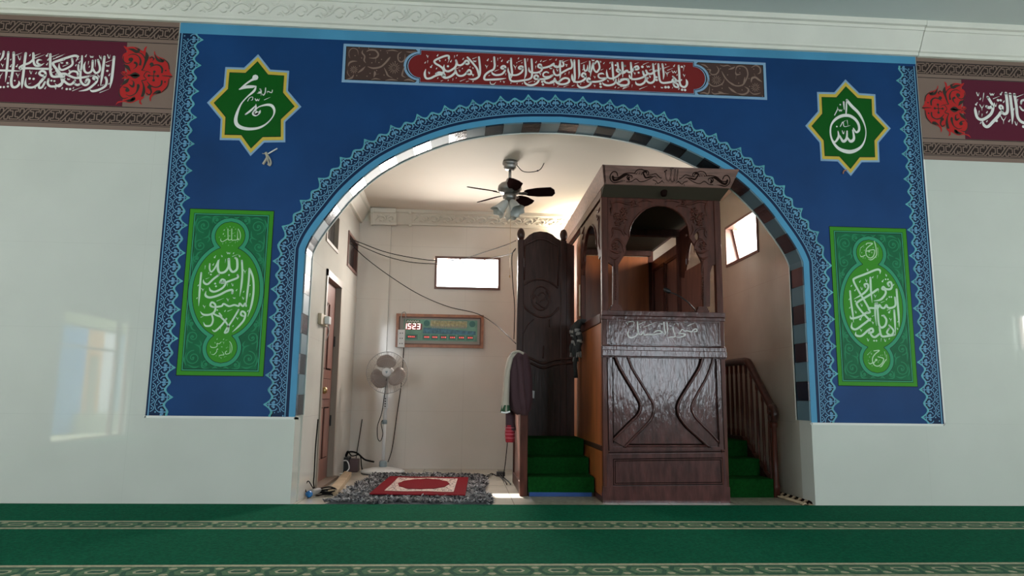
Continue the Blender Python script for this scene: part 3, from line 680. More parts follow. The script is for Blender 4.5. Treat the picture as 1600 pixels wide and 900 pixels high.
letters('lettering', ban, crop(860, 75, 12), 36, [
    ([(0,340),(50,310),(75,350),(130,370),(165,340),(180,300),(195,350),(240,340),(240,290),(225,270)], .95, ''), ([(60,400),(60,460),(90,510),(150,515),(230,460),(330,405),(390,380),(405,320),(385,230)], 1, 's'), ([(180,250),(180,400),(185,500),(175,585)], .9),
    ([(0,530),(40,512)], .8, ''), ([(0,650),(60,620),(80,580)], 1, ''), ([(80,590),(110,650),(180,685),(280,680),(345,640),(340,590),(280,570),(220,590),(165,635)], 1.05, ''),
    ([(445,240),(450,400),(455,560),(440,640)], 1.05, ''), ([(530,240),(535,400),(540,500),(520,590)], 1), ([(650,540),(650,490),(610,480),(585,520),(610,545),(660,535),(640,590),(570,635),(480,645),(420,610),(405,540),(405,490)], 1.05),
    ([(625,330),(625,390),(650,440),(690,400),(695,320)], .85), ([(735,260),(735,350),(720,430),(700,400)], .85, ''), ([(700,420),(750,460),(770,400),(795,300)], .9, ''), ([(800,290),(810,400),(860,460),(900,420),(920,370),(900,280),(870,255),(830,300)], .95, ''), ([(755,460),(745,550)], .8),
    ([(735,620),(730,580),(700,580),(685,615),(710,640),(760,640),(740,690),(670,735),(580,750),(520,720),(500,670)], 1.05), ([(1010,505),(970,485),(905,500),(900,550),(950,575),(1050,570)], .85, 's'), ([(1050,570),(960,620),(860,640),(760,640)], 1.05, ''),
    ([(1155,280),(1165,420),(1175,560),(1180,630)], 1), ([(1050,410),(1055,490),(1080,560),(1150,580),(1240,545),(1300,490),(1310,440),(1265,400),(1240,430),(1280,460),(1330,450)], 1, 's'), ([(1255,290),(1270,400)], 1, ''), ([(1345,280),(1355,400),(1350,560)], .9), ([(1330,455),(1380,450),(1440,430)], 1, ''),
    ([(970,650),(1000,690),(1080,710),(1170,690),(1215,650),(1225,600)], 1.05, 's'), ([(1225,640),(1280,690),(1380,705),(1450,700)], 1, ''), ([(1275,560),(1275,660)], .9, 's'), ([(1275,660),(1340,610),(1420,590),(1460,595)], 1, '')],
    [(935,680,24),(940,735,24),(1395,340,18),(300,345,14),(1220,330,18)], [(100,235,',',26),(130,430,'y',26),(290,250,'/',40),(300,320,'w',20),(225,240,'/',20),(270,500,',',18),(345,480,'i',26),(630,280,'/',40),(600,420,',',18),(800,240,'w',26),(830,560,'y',24),(995,300,',',28),(1110,290,',',24),(1110,400,',',34),(970,410,'/',18),(1080,630,'v',20),(430,710,'/',20),(65,700,'i',20),(300,715,'/',36),(625,655,',',12),(560,690,',',16),(830,720,'y',22),(1210,750,',',24),(1280,750,'/',14),(150,720,'/',14),(1400,740,'/',26),(940,270,'v',18)])
letters('lettering', ban, crop(970, 80, 12), 38, [
    ([(0,420),(60,410),(100,370)], .95, ''), ([(100,370),(150,400),(200,390),(230,350),(270,300),(310,290),(330,330),(290,350),(250,340)], 1, ''), ([(20,220),(30,350),(35,490)], .9), ([(185,225),(195,380),(205,560)], .95), ([(0,540),(80,530),(140,560),(140,620),(80,650),(0,660)], 1, ''),
    ([(155,440),(165,490),(220,530),(320,525),(420,490),(500,430)], 1, 's'), ([(410,390),(430,450),(460,500)], 1, ''), ([(275,570),(290,620),(360,635),(430,600),(460,550),(500,510)], 1, 's'), ([(470,370),(500,420),(570,430),(640,380),(670,370)], 1, ''), ([(460,530),(510,590),(570,600),(620,560),(630,480),(615,400),(600,250)], 1, ''),
    ([(700,250),(705,350),(710,450),(730,560),(780,600),(880,595),(960,580),(1010,560)], 1, ''), ([(775,250),(790,350),(800,450),(790,540)], .95), ([(970,480),(1010,520),(1040,560),(1000,590),(960,560),(985,520)], .85, ''), ([(1010,600),(1060,630),(1070,680),(1010,670),(980,620)], .9, ''), ([(1040,570),(1100,560),(1130,545)], .9, ''),
    ([(1080,280),(1090,400),(1095,520),(1100,600),(1130,660),(1190,680),(1230,640),(1235,580),(1215,530)], 1.05, 'e')],
    [(400,300,26),(330,410,20),(75,280,20),(665,495,22),(668,548,24),(835,682,26),(890,682,26),(1145,730,24),(1200,735,24),(1140,300,22)],
    [(515,295,'w',36),(1000,395,'w',48),(300,230,'/',28),(470,235,'/',40),(860,305,'/',38),(925,345,'/',40),(640,255,',',26),(570,350,'/',26),(865,440,'y',46),(900,400,'/',26),(990,290,',',34),(1170,350,'i',36),(1190,290,'y',16),(1185,470,'y',28),(545,490,'v',26),(260,430,'y',26),(205,665,'i',26),(420,690,'/',54),(95,690,'/',44),(960,700,',',20),(1080,720,',',28),(770,690,'w',20),(630,680,'y',18),(740,350,'i',26),(1045,460,',',18),(840,260,'v',16)])

# ---- eight-pointed star medallions
def star(label, pts, cen, C, w, strokes, dots, marks):
    P = [PW(*q) for q in pts]; c = PW(*cen)
    t = thing('star_medallion', label, 'wall emblem', (c[0], 0, c[1]), 'star medallions beside the arch')
    sc = lambda k: [((a-c[0])*k+c[0], (b-c[1])*k+c[1]) for a, b in P]
    m = MB(); m.prism(sc(1), wallfn, .002, .0040, M_SILV); m.prism(sc(.945), wallfn, .004, .0046, M_YEL); m.build('border', t)
    m = MB(); m.prism(sc(.858), wallfn, .0046, .0052, M_BLACK); m.prism(sc(.842), wallfn, .0052, .0058, M_GREEN); m.build('green_field', t)
    letters('lettering', t, C, w, strokes, dots, marks)
C = lambda x, y: (320+x/7.5, 80+y/7.5)
star('green eight-pointed star with yellow border left of the arch',
     [C(627,38), C(770,218), C(990,233), C(975,465), C(1133,653), C(945,830), (446,222.5), (413,223), (391.5,244), (374,219.5), (343.5,219), C(188,800), C(28,605), C(222,415), C(243,188), C(462,195)],
     (397.5, 164), crop(320, 80, 7.5), 34, [
    ([(600,320),(540,350),(470,400),(415,448)], [1.3, .7, .55, .4], ''), ([(410,450),(480,425),(560,420),(605,415)], [.5, 1.1, 1, .3], ''),
    ([(605,415),(580,470),(500,540),(430,620),(385,720),(365,810),(385,870),(450,905),(540,915),(640,900),(730,850),(800,770),(818,700),(790,645),(730,632),(640,655),(600,690)], [.3, .8, .45, .5, .9, 1.2, 1.3, 1.2, 1.0, .8, .5, .4, .75, 1, .8, .4, .3], ''),
    ([(602,625),(600,680),(570,735),(600,750),(640,725),(652,700)], [.2, .7, .9, 1, .9, .4], ''), ([(600,640),(540,700),(480,745)], [.3, .7, .5], ''),
    ([(715,435),(710,490),(690,520),(675,500)], .35), ([(795,460),(785,490),(740,475),(735,500)], .3), ([(660,460),(655,490),(615,498)], .5), ([(640,480),(632,500)], .4), ([(666,470),(662,530)], .35), ([(700,575),(775,542)], .22), ([(505,590),(530,550),(565,542),(560,575),(540,580)], .22)],
    [(595,312,36), (605,728,28)], [(620,575,'w',26), (655,450,'w',8)])
C = lambda x, y: (1250+x/5.625, 120+y/5.625)
star('green eight-pointed star with yellow border right of the arch',
     [C(397,25), C(518,145), C(660,155), C(667,320), C(795,455), C(690,580), C(697,752), C(540,752), C(445,873), C(330,745), C(180,740), C(170,580), C(45,432), C(155,305), C(148,135), C(300,138)],
     (1324.5, 200), crop(1250, 120, 5.625), 24, [
    ([(405,205),(404,270),(400,335)], [.2, .6, .4], ''), ([(408,208),(450,260),(510,320),(555,400),(575,480),(565,560),(530,620),(470,655),(410,660),(340,635),(290,580),(265,510),(270,430),(310,375),(370,345),(430,345),(480,375),(510,420),(515,470),(490,490),(465,455)], [.9, 1.1, 1, .6, .35, .45, .8, 1.2, 1.4, 1.1, .8, .6, .6, .9, 1.1, 1.1, 1, .9, .8, .7, .4], ''),
    ([(330,480),(335,530),(305,575),(285,560)], [.3, .8, .6, .3], ''), ([(345,520),(375,570),(405,545),(410,480)], [.5, 1, .8, .5], ''), ([(408,530),(440,570),(470,545),(460,470)], [.5, 1, .9, .5], ''),
    ([(380,225),(385,290)], [.7, .3], ''), ([(300,340),(325,290),(325,265)], .3), ([(350,440),(375,400),(385,440),(440,430)], .28), ([(410,385),(418,435)], .25), ([(365,405),(400,385)], .25)],
    [(350,248,8), (320,440,8)], [(352,298,'w',16), (378,495,'v',18)])

# ---- tall green calligraphy panels
def green_panel(label, x0, x1, z0, z1):
    cx, cz = (x0+x1)/2, (z0+z1)/2; t = thing('calligraphy_plaque', label, 'wall panel', (cx, 0, z0), 'green calligraphy panels')
    R = lambda g: [(x0+g, z0+g), (x1-g, z0+g), (x1-g, z1-g), (x0+g, z1-g)]
    m = MB()
    for g, mm, d in ((-.005, M_BLACK, .0034), (0, M_LIME, .0040), (.030, M_BLACK, .0043), (.0335, M_MINT, .0046), (.042, M_BLACK, .0049)): m.prism(R(g), wallfn, d-.0003, d, mm)
    m.build('border', t)
    m = MB(); m.prism(R(.047), wallfn, .0049, .0052, M_EMER); m.build('emerald_field', t)
    m = MB(); Cq = lambda a, b: (cx+a, cz+b)
    for sx in (1, -1):
        for sz in (1, -1):
            for (a, b, r, tn, a0, dr) in ((.20, .50, .055, 1.6, PI*1.5, 1), (.215, .345, .045, 1.5, PI*.5, -1), (.11, .545, .03, 1.3, PI, 1), (.235, .245, .025, 1.2, PI*1.5, 1), (.09, .47+.03, .0, 0, 0, 1)):
                if r: spiral(m, lambda u, v: Cq(sx*u, sz*v), a, b, r, tn, a0, dr, .0075, M_SCROLL, .0056)
            for pts in ([(.15, .56), (.19, .57), (.24, .55)], [(.155, .47), (.16, .42), (.20, .40)], [(.25, .44), (.255, .38), (.24, .31)], [(.14, .52), (.13, .57), (.08, .575)], [(.20, .30), (.23, .28), (.255, .20)], [(.245, .56), (.262, .52), (.255, .46)], [(.17, .42), (.15, .40), (.165, .37)], [(.26, .30), (.262, .22), (.258, .14)], [(.02, .572), (.04, .566), (.06, .578)]):
                leaf(m, lambda u, v: Cq(sx*u, sz*v), pts, .012, M_SCROLL, .0056)
            m.build('corner_scrollwork', t); m = MB()
    def cart(g):
        a, b, rc, zc0 = .275-g, .372-g, .140-g, .425
        zs = [(-zc0-rc)+(2*(zc0+rc))*i/120 for i in range(121)]; right = []
        for z in zs:
            e = a*math.sqrt(max(0, 1-(z/b)**2)); c = math.sqrt(max(0, rc*rc-(abs(z)-zc0)**2)) if abs(abs(z)-zc0) <= rc else 0
            right.append((max(e, c), z))
        right = [(.0, zs[0])] + [q for q in right if q[0] > .004] + [(.0, zs[-1])]
        return [(cx+q, cz+z) for q, z in right] + [(cx-q, cz+z) for q, z in right[::-1] if q > 0]
    m = MB()
    for g, mm, d in ((-.004, M_BLACK, .0058), (0, M_MINT, .0060), (.027, M_BLACK, .0062), (.031, M_LIME, .0064)): m.prism(cart(g), wallfn, d-.0002, d, mm)
    m.build('cartouche', t); return t
gl = green_panel('green calligraphy panel on the left leg of the blue mural', -2.100, -1.478, .923, 2.178)
letters('lettering', gl, crop(300, 380, 6), 18.5, [
    ([(260,150),(245,220),(260,275),(310,270),(345,220),(345,150)], 1.15, 's'), ([(350,150),(355,230),(385,270),(425,240),(425,160),(410,140)], 1.15, ''), ([(170,195),(168,240),(185,270),(220,230),(250,165)], .8, ''), ([(470,165),(475,280),(465,400),(450,500)], 1),
    ([(110,340),(115,370),(150,385),(200,340),(255,298)], 1, 's'), ([(265,370),(285,340),(312,355),(280,375),(320,372),(290,420),(220,455),(178,445),(165,415)], 1), ([(300,375),(370,350),(430,325),(430,300)], 1, ''), ([(135,450),(130,490),(170,510),(250,490),(330,450),(380,440),(380,470)], 1.1, 's'),
    ([(90,280),(80,380),(72,490),(66,590)], .95), ([(205,600),(175,585),(190,555),(222,580),(215,640),(170,670),(110,670),(80,640)], 1), ([(220,600),(280,590),(300,570),(350,592),(400,580),(440,590),(450,565),(480,592),(500,565),(510,590)], .95, ''), ([(540,240),(535,350),(520,480),(508,590)], .95), ([(545,245),(575,330),(580,450),(560,580),(525,690)], 1, 'e'),
    ([(485,685),(460,670),(472,640),(502,660),(490,720),(440,780),(380,835)], .95), ([(440,625),(390,710),(330,800),(310,840),(338,830),(345,790),(320,740),(270,690)], .9, ''), ([(190,810),(220,825),(280,770),(325,710)], .95, 's'), ([(110,740),(130,775),(180,770),(200,720),(190,660),(240,680),(280,690),(260,660)], .9, 's')],
    [(220,380,11), (228,405,11), (350,300,10), (180,295,10), (240,628,9)], [(348,95,'w',18), (410,115,'/',20), (215,135,',',20), (285,125,'v',10), (390,100,',',12), (200,205,',',16), (125,230,'i',18), (500,270,'y',20), (385,395,'v',16), (335,395,'i',14), (418,445,',',14), (105,440,'y',16), (60,400,',',12), (48,520,',',12), (340,535,'y',16), (400,515,'w',12), (485,520,'v',14), (270,530,'/',24), (120,600,'y',16), (430,710,'y',14), (525,640,',',14), (310,640,',',12), (360,630,'/',16), (270,800,'i',14), (385,780,',',10), (315,170,'i',18), (545,490,'i',16), (545,400,',',8), (100,690,'/',10), (485,460,',',12), (160,285,'i',10), (450,125,'v',12), (150,330,'/',12)], m=M_MWHITE)
letters('small_lettering', gl, crop(320, 330, 15), 20, [([(790,420),(830,500),(842,600),(820,700)], .8), ([(775,430),(775,600),(770,660)], .8, 's'), ([(785,650),(740,680),(690,680),(640,670),(640,420)], .9, ''), ([(640,660),(590,680),(555,650),(550,420)], .9, ''), ([(550,650),(480,690),(420,720),(380,690),(385,640)], .9)], [(790,665,22)],
    [(460,450,',',30), (440,540,',',30), (475,590,',',20), (345,620,',',14), (590,460,',',16), (590,590,'y',24), (690,515,'/',24), (715,590,'y',24), (725,430,',',16), (520,400,'i',14), (600,370,'v',14), (680,385,',',14), (425,770,',',16), (500,745,'i',20), (620,725,'/',24), (720,740,'i',24), (770,720,',',20), (560,810,',',16), (650,815,',',12)], m=mat('print_pale_green', (.42, .62, .38), .5))
M_PGRN = MATS['print_pale_green']
letters('small_lettering', gl, crop(310, 515, 13.85), 16, [([(682,260),(720,320),(732,420),(710,520)], 1), ([(690,300),(690,480),(660,520),(600,530),(590,490),(620,465)], 1, 's'), ([(510,460),(560,540),(520,550),(455,562)], 1, 's'), ([(430,420),(405,440),(400,480),(340,540),(280,530)], 1), ([(265,340),(280,380),(350,390),(410,360),(410,300),(440,310),(470,300),(500,270)], 1, 's'), ([(265,480),(268,530)], .6)], [(420,425,16)],
    [(410,210,',',24), (550,215,',',24), (620,225,'/',18), (370,290,'v',18), (555,290,'y',30), (515,375,'w',16), (610,400,',',18), (640,385,',',12), (455,590,',',18), (500,620,'y',18), (590,585,'/',20), (390,570,'i',16)], m=M_PGRN)
gr = green_panel('green calligraphy panel on the right leg of the blue mural', 2.927, 3.568, .916, 2.187)
letters('lettering', gr, crop(1315, 410, 6), 18.5, [
    ([(355,110),(355,76),(320,70),(220,110),(120,150),(110,180),(150,260),(210,360),(255,440)], 1, 's'), ([(440,222),(428,198),(455,185),(467,225),(450,252),(410,250),(388,230),(375,250),(405,262),(405,300),(360,350),(295,362)], 1), ([(265,145),(270,260),(282,380)], 1), ([(218,230),(210,208),(240,205),(240,250),(190,300),(110,345)], .95),
    ([(340,245),(330,255),(250,310),(150,370),(140,400),(190,470),(262,545)], 1, 's'), ([(75,270),(85,380),(100,480),(108,565)], .9), ([(510,255),(520,380),(530,500),(535,605)], 1), ([(495,330),(500,400),(470,425),(430,425),(415,400),(395,428),(370,425),(350,400),(330,430),(250,430),(262,468),(215,478)], .95, ''),
    ([(328,385),(335,480),(345,580),(370,612),(405,590),(415,540),(390,500)], 1, ''), ([(312,385),(310,480),(322,595)], .9), ([(488,450),(495,560),(500,680)], .95), ([(75,500),(85,525),(130,520),(190,498),(235,468)], 1, 's'), ([(95,560),(90,610),(130,628),(200,580),(265,530)], 1, 's'), ([(130,650),(130,682),(180,690),(240,640),(280,620),(290,650),(250,662)], 1, 's'),
    ([(440,590),(482,640),(460,682),(420,660),(440,620)], .9, ''), ([(490,680),(430,690),(370,690),(350,610)], 1, ''), ([(350,670),(310,700),(280,690),(255,645)], 1, '')],
    [(300,735,10), (322,735,10), (375,500,9), (408,160,9), (430,160,9), (443,325,9), (462,325,9), (125,365,9)], [(285,145,',',14), (230,175,'v',16), (165,185,',',16), (185,250,'v',16), (120,265,',',16), (85,225,',',12), (240,75,'v',12), (330,140,'i',16), (378,180,',',20), (415,125,'v',12), (480,215,',',12), (310,320,'y',16), (340,270,'i',14), (415,350,',',16), (440,470,',',24), (455,540,'y',16), (170,535,',',26), (185,405,'v',16), (130,470,'v',14), (65,350,',',10), (70,430,',',12), (290,570,'y',14), (180,640,'y',14), (245,730,'v',16), (365,730,'i',16), (405,735,'v',16), (440,720,',',10), (520,625,'v',10), (445,440,'/',16), (385,370,'/',14), (520,560,',',8), (295,500,'/',10)], m=M_MWHITE)
letters('small_lettering', gr, crop(1320, 360, 13.85), 20, [([(450,310),(480,282),(590,285),(520,340),(460,400),(445,480),(470,560),(540,600),(600,570),(630,500),(630,430),(570,425),(460,455)], 1, ''), ([(628,240),(655,330),(668,420),(672,540),(600,620),(540,640),(490,615)], 1), ([(700,380),(715,580)], .6), ([(315,520),(340,570),(380,565),(430,540)], .9, 's'), ([(330,385),(420,310)], .6), ([(325,400),(313,520)], .5)], [(515,460,20)], [(410,440,',',16), (355,490,',',18), (600,375,',',16), (575,490,'y',24), (515,540,',',16), (385,600,',',18), (430,610,'i',16), (665,590,'y',20), (400,370,'i',14)], m=M_PGRN)
letters('small_lettering', gr, crop(1330, 535, 13.85), 20, [([(480,185),(600,175),(520,240),(460,320),(450,400),(480,480),(560,515),(640,470),(685,400),(680,345),(570,312)], 1, ''), ([(360,430),(400,465),(470,430)], .9, 's'), ([(745,370),(690,450),(640,520),(595,530)], .95), ([(340,270),(430,180)], .5), ([(710,200),(735,330)], .6), ([(755,270),(765,430)], .5), ([(475,460),(510,400),(545,370)], .9, '')], [(530,380,26)], [(385,320,',',16), (430,250,'v',24), (625,285,',',16), (665,280,',',12), (440,510,'i',14), (570,430,',',18), (600,390,'/',16), (355,400,'i',18)], m=M_PGRN)

# ---- maroon friezes left and right of the mural
def palmette(mb, Cm):
    """scarlet arabesque; Cm maps the drawing (pixels of an 8.18x detail) to the wall"""
    body = [(105,210),(130,190),(160,175),(125,125),(115,100),(160,115),(220,110),(285,120),(330,150),(365,165),(375,130),(410,105),(395,150),(400,190),(430,230),(450,240),(480,228),(510,260),(500,190),(505,165),(525,215),(560,240),(620,260),(670,300),(700,360),(700,430),(735,492),(700,520),(690,580),(660,640),(610,690),(560,710),(500,725),(465,760),(455,810),(440,770),(450,720),(410,735),(380,700),(370,760),(330,800),(345,850),(310,830),(310,790),(260,810),(200,830),(110,815),(40,830),(10,855),(40,810),(110,795),(70,740),(50,690),(70,640),(110,600),(70,612),(110,560),(150,520),(75,520),(120,490),(75,440),(130,420),(160,440),(130,360),(100,330),(140,350),(110,300),(95,250)]
    q = catmull(body + [body[0]], 3)[:-1]
    mb.prism([Cm(*a) for a in q], wallfn, .0052, .0056, M_SCAR)
    W_ = .009
    def k(pts, w=1., tp=''): mb.ribbon([Cm(*a) for a in pts], [W_*x for x in w] if isinstance(w, list) else W_*w, wallfn, .006, M_OLIVE, tp, caps=False)
    k([(165,135),(230,150),(280,175),(310,150),(250,120)], [.2, 2.5, 3, 2, .3]); k([(400,180),(410,240),(390,310),(360,390),(345,410),(410,425)], [.8, 3.2, 2, 1.2, .8, .3]); k([(270,180),(340,200),(385,260),(385,340)], [.6, .9, .9, .6]); k([(110,230),(110,290),(150,325),(200,310),(230,270),(210,250)], [.6, .9, 1, .9, .8, .5]); k([(170,225),(230,205),(300,230),(330,290),(320,350)], [.4, .9, .9, 1.6, 2]); k([(245,310),(280,330),(270,370),(230,400)], [2, 2, 1, .3])
    mb.disc(Cm(200,275), .0165, wallfn, .006, M_OLIVE); mb.disc(Cm(160,665), .0165, wallfn, .006, M_OLIVE); mb.disc(Cm(470,335), .016, wallfn, .006, M_OLIVE); mb.disc(Cm(440,625), .016, wallfn, .006, M_OLIVE)
    k([(110,340),(160,370),(200,425)], [.3, 3, .4]); k([(80,605),(140,560),(185,515)], [.3, 3, .4]); k([(150,470),(200,475),(260,465),(320,480),(260,490),(200,482)], [.3, 1.5, 4, .5, 4, .5]); k([(130,800),(200,790),(245,770),(215,800),(150,815)], [.4, 2, 3, 2.5, .4]); k([(340,545),(365,600),(370,680),(345,750)], [.6, 1.2, 2.6, 2]); k([(60,650),(60,720),(100,770),(170,760)], [.5, .9, 1, .4]); k([(105,625),(160,640),(180,680)], [.6, 1.3, 1.5]); k([(140,720),(200,740),(270,700),(300,620),(290,590)], [.4, .9, 1.1, 2.4, 1.6]); k([(180,590),(230,620),(240,560),(205,540)], [.4, 2.2, 1, .3])
    k([(340,545),(390,535),(400,520),(370,480),(410,430),(460,450)], [.9, .9, .7, .7, .7, .4]); k([(410,555),(460,610),(530,630),(590,600),(600,540)], [.5, 1.1, 1.1, 1.4, 1.6]); k([(450,375),(510,345),(570,350),(605,395),(600,450)], [.6, 1.1, 1.3, 1.8, 1.3]); k([(445,265),(470,245),(500,265),(480,290)], [.8, 1.1, 1.1, .5]); k([(510,210),(550,280),(620,295),(560,250)], [.5, 2.4, 2.2, .4]); k([(620,270),(680,320),(695,400)], [.6, .9, .7]); k([(690,520),(670,620),(600,690)], [.6, .9, .7]); k([(480,720),(540,685),(580,690),(520,715)], [.4, 2.3, 2, .4]); k([(400,700),(440,725),(465,690),(450,640)], [.8, 1.1, 1.4, 2])
    for a, b in ((505,430), (495,540), (435,480), (550,485)): mb.disc(Cm(a, b), .011, wallfn, .006, M_OLIVE, 8); k([(a, b), (495,485)], .8)
    k([(600,480),(660,485),(735,493),(690,500)], [.4, 1, .8, .3]); mb.disc(Cm(640,560), .008, wallfn, .006, M_OLIVE, 8); mb.disc(Cm(650,415), .007, wallfn, .006, M_OLIVE, 8); k([(80,430),(120,465),(150,440)], .6); k([(80,520),(125,480),(160,500)], .6)
def frieze(label, x0, x1, end):
    t = thing('calligraphy_frieze', label, 'wall frieze', ((x0+x1)/2, 0, 2.785), 'calligraphy friezes under the cornice')
    m = MB(); rect = lambda za, zb, d, mm: m.prism([(x0, za), (x1, za), (x1, zb), (x0, zb)], wallfn, d-.0005, d, mm)
    m.prism([(x0, 2.785), (x1, 2.785), (x1, 3.69), (x0, 3.69)], wallfn, 0, .003, M_TAUPE)
    for za, zb in ((3.645, 3.650), (3.505, 3.510), (2.968, 2.973), (2.820, 2.824)): rect(za, zb, .0036, M_BLACK)
    m.build('taupe_ground', t)
    m = MB()
    for z0 in (3.540, 2.830):
        m.prism([(x0, z0), (x1, z0), (x1, z0+.103), (x0, z0+.103)], wallfn, .0031, .0036, M_DKBR)
        p = .150; w = .0085; n = int((x1-x0)/p)
        for i in range(n):
            u = x1-(i+1)*p if end == 'r' else x0+i*p
            f = lambda a, b: (u+a*p, z0+b*.103)
            for pts in ([(.04, .9), (.46, .9)], [(.04, .1), (.46, .1)], [(.19, .72), (.19, .28)], [(.31, .72), (.31, .28)], [(.04, .9), (.04, .72), (.19, .72)], [(.46, .9), (.46, .72), (.31, .72)], [(.04, .1), (.04, .28), (.19, .28)], [(.46, .1), (.46, .28), (.31, .28)],
                        [(.50, .08), (.62, .08), (1.0, .80)], [(.52, .62), (.56, .92), (.72, .92), (.72, .62), (.54, .30)], [(.98, .38), (.94, .08), (.78, .08), (.78, .38), (.96, .70)], [(1.0, .92), (.88, .92), (.50, .20)]):
                for a, b in zip(pts, pts[1:]): m.ribbon([f(*a), f(*b)], w, wallfn, .0041, M_TAUPE, '', caps=False)
    m.build('knotwork_border', t); m = MB()
    if end == 'r': m.prism([(x0, 2.975), (x1-.375, 2.975), (x1-.385, 3.503), (x0, 3.503)], wallfn, .003, .0050, M_MAROON)
    else: m.prism([(x0+.375, 2.975), (x1, 2.975), (x1, 3.503), (x0+.385, 3.503)], wallfn, .003, .0050, M_MAROON)
    m.build('maroon_field', t); return t
fl = frieze('maroon calligraphy frieze with scarlet ornament, left of the blue mural', -5.2, -2.303, 'r')
m = MB(); CL = crop(180, 60, 8.18); palmette(m, CL); m.build('scarlet_ornament', fl)
letters('lettering', fl, crop(0, 60, 9), 33, [
    ([(60,190),(42,270),(-20,350)], .95), ([(125,200),(115,330),(100,480),(82,620)], 1), ([(200,205),(200,340),(185,470),(165,600),(180,680),(230,690),(275,650),(272,600)], 1.1, 'e'), ([(-250,450),(0,455),(150,460),(300,465)], .95, 'e'), ([(370,215),(355,330),(340,470),(322,620),(315,710)], 1.1),
    ([(300,440),(285,415),(340,380),(420,350),(480,290),(475,215)], 1, ''), ([(475,230),(480,330),(505,385),(565,390),(630,355)], 1, 'e'), ([(600,312),(545,310),(530,350),(580,380)], .9, 's'), ([(290,430),(400,425),(550,432),(700,435)], 1, ''), ([(715,230),(715,400),(722,500),(765,545),(910,530)], 1.1, ''),
    ([(640,520),(600,530),(560,500),(590,465),(640,480),(642,540),(570,630),(480,690),(400,690),(365,650),(375,560)], 1), ([(690,580),(680,640),(720,680),(820,670),(895,620)], 1, ''), ([(640,620),(600,690),(560,700),(560,640),(620,560)], .95, ''), ([(910,300),(770,340),(760,380),(830,470),(910,570)], 1.1, ''),
    ([(-40,250),(-60,450),(-80,620)], 1), ([(-120,250),(-130,500),(-180,680),(-260,640)], 1), ([(-250,560),(-330,660),(-420,640),(-440,560)], 1), ([(-330,250),(-340,450),(-300,520)], 1, '')],
    [(425,570,18), (480,575,18), (730,600,16), (772,605,16), (15,690,17), (62,690,17), (120,635,17), (118,682,17), (215,600,14), (135,545,10), (-60,690,17)],
    [(275,225,'/',32), (285,290,'v',40), (240,400,',',32), (155,400,',',32), (75,300,',',22), (45,390,'y',26), (15,530,'y',46), (260,530,'y',34), (425,250,',',22), (535,235,'/',32), (570,260,'/',48), (665,250,',',40), (680,310,',',26), (665,375,',',28), (445,490,'v',30), (510,500,',',26), (790,245,'/',36), (830,270,'/',46), (755,300,',',18), (735,445,',',16), (760,480,'/',24), (640,710,',',28), (500,710,',',14), (790,710,'y',18), (880,715,',',20), (430,640,'/',14), (5,235,',',22), (155,310,',',16)])
letters('lettering', fl, crop(90, 60, 9), 33, [
    ([(-10,330),(100,290),(240,250),(292,262)], 1.1, ''), ([(290,258),(285,290),(262,335)], .5), ([(-10,450),(60,560),(140,640),(200,650),(250,600)], 1.05, ''), ([(-10,510),(100,500),(160,525),(250,560),(350,555),(440,540)], 1, ''), ([(150,520),(210,470),(280,480),(292,530)], .9, ''),
    ([(30,350),(30,420),(70,450),(150,420),(215,370),(210,295)], .95, 's'), ([(350,255),(345,380),(330,460),(300,450),(300,380)], .85, ''), ([(330,450),(330,600),(380,660),(430,650),(452,600),(425,580),(400,620)], 1, ''), ([(240,640),(285,660),(335,640)], 1, ''),
    ([(400,330),(378,400),(390,470),(440,492),(490,450),(500,320)], .95, 's'), ([(500,430),(540,490),(590,470),(602,410),(575,310)], .95, ''), ([(540,310),(536,410)], .5), ([(665,265),(650,400),(630,540),(610,675)], 1.1), ([(800,265),(785,430),(765,590),(742,705)], 1.15),
    ([(545,590),(512,572),(520,545),(560,558),(555,612),(500,670),(420,725),(305,748)], 1), ([(460,725),(500,748),(600,722),(680,670),(697,600),(680,555)], 1.05, 's'), ([(-30,640),(20,680),(70,640),(60,560)], .95, 's')],
    [(135,718,18), (182,718,18), (140,350,17), (705,462,18)], [(715,390,'w',26), (490,265,'w',26), (70,350,'w',18), (50,250,'/',44), (400,260,',',30), (730,270,'v',36), (735,325,'/',34), (730,525,',',28), (610,275,'v',26), (620,300,'i',20), (590,545,'y',28), (520,520,'/',38), (440,530,'/',36), (180,470,'v',22), (310,350,',',30), (260,390,',',22), (440,355,'i',26), (450,410,',',18), (130,380,'/',34), (165,580,'w',20), (225,710,',',18), (65,710,',',20), (285,715,'/',50), (670,740,'/',50), (725,650,',',18), (645,660,'/',12), (575,670,',',12), (295,300,'/',20)])
fr_ = frieze('maroon calligraphy frieze with scarlet ornament, right of the blue mural', 3.772, 6.2, 'l')
def CR(x, y): a, b = CL(x, y); return (-2.303+3.772-a, b)
m = MB(); palmette(m, CR); m.build('scarlet_ornament', fr_)
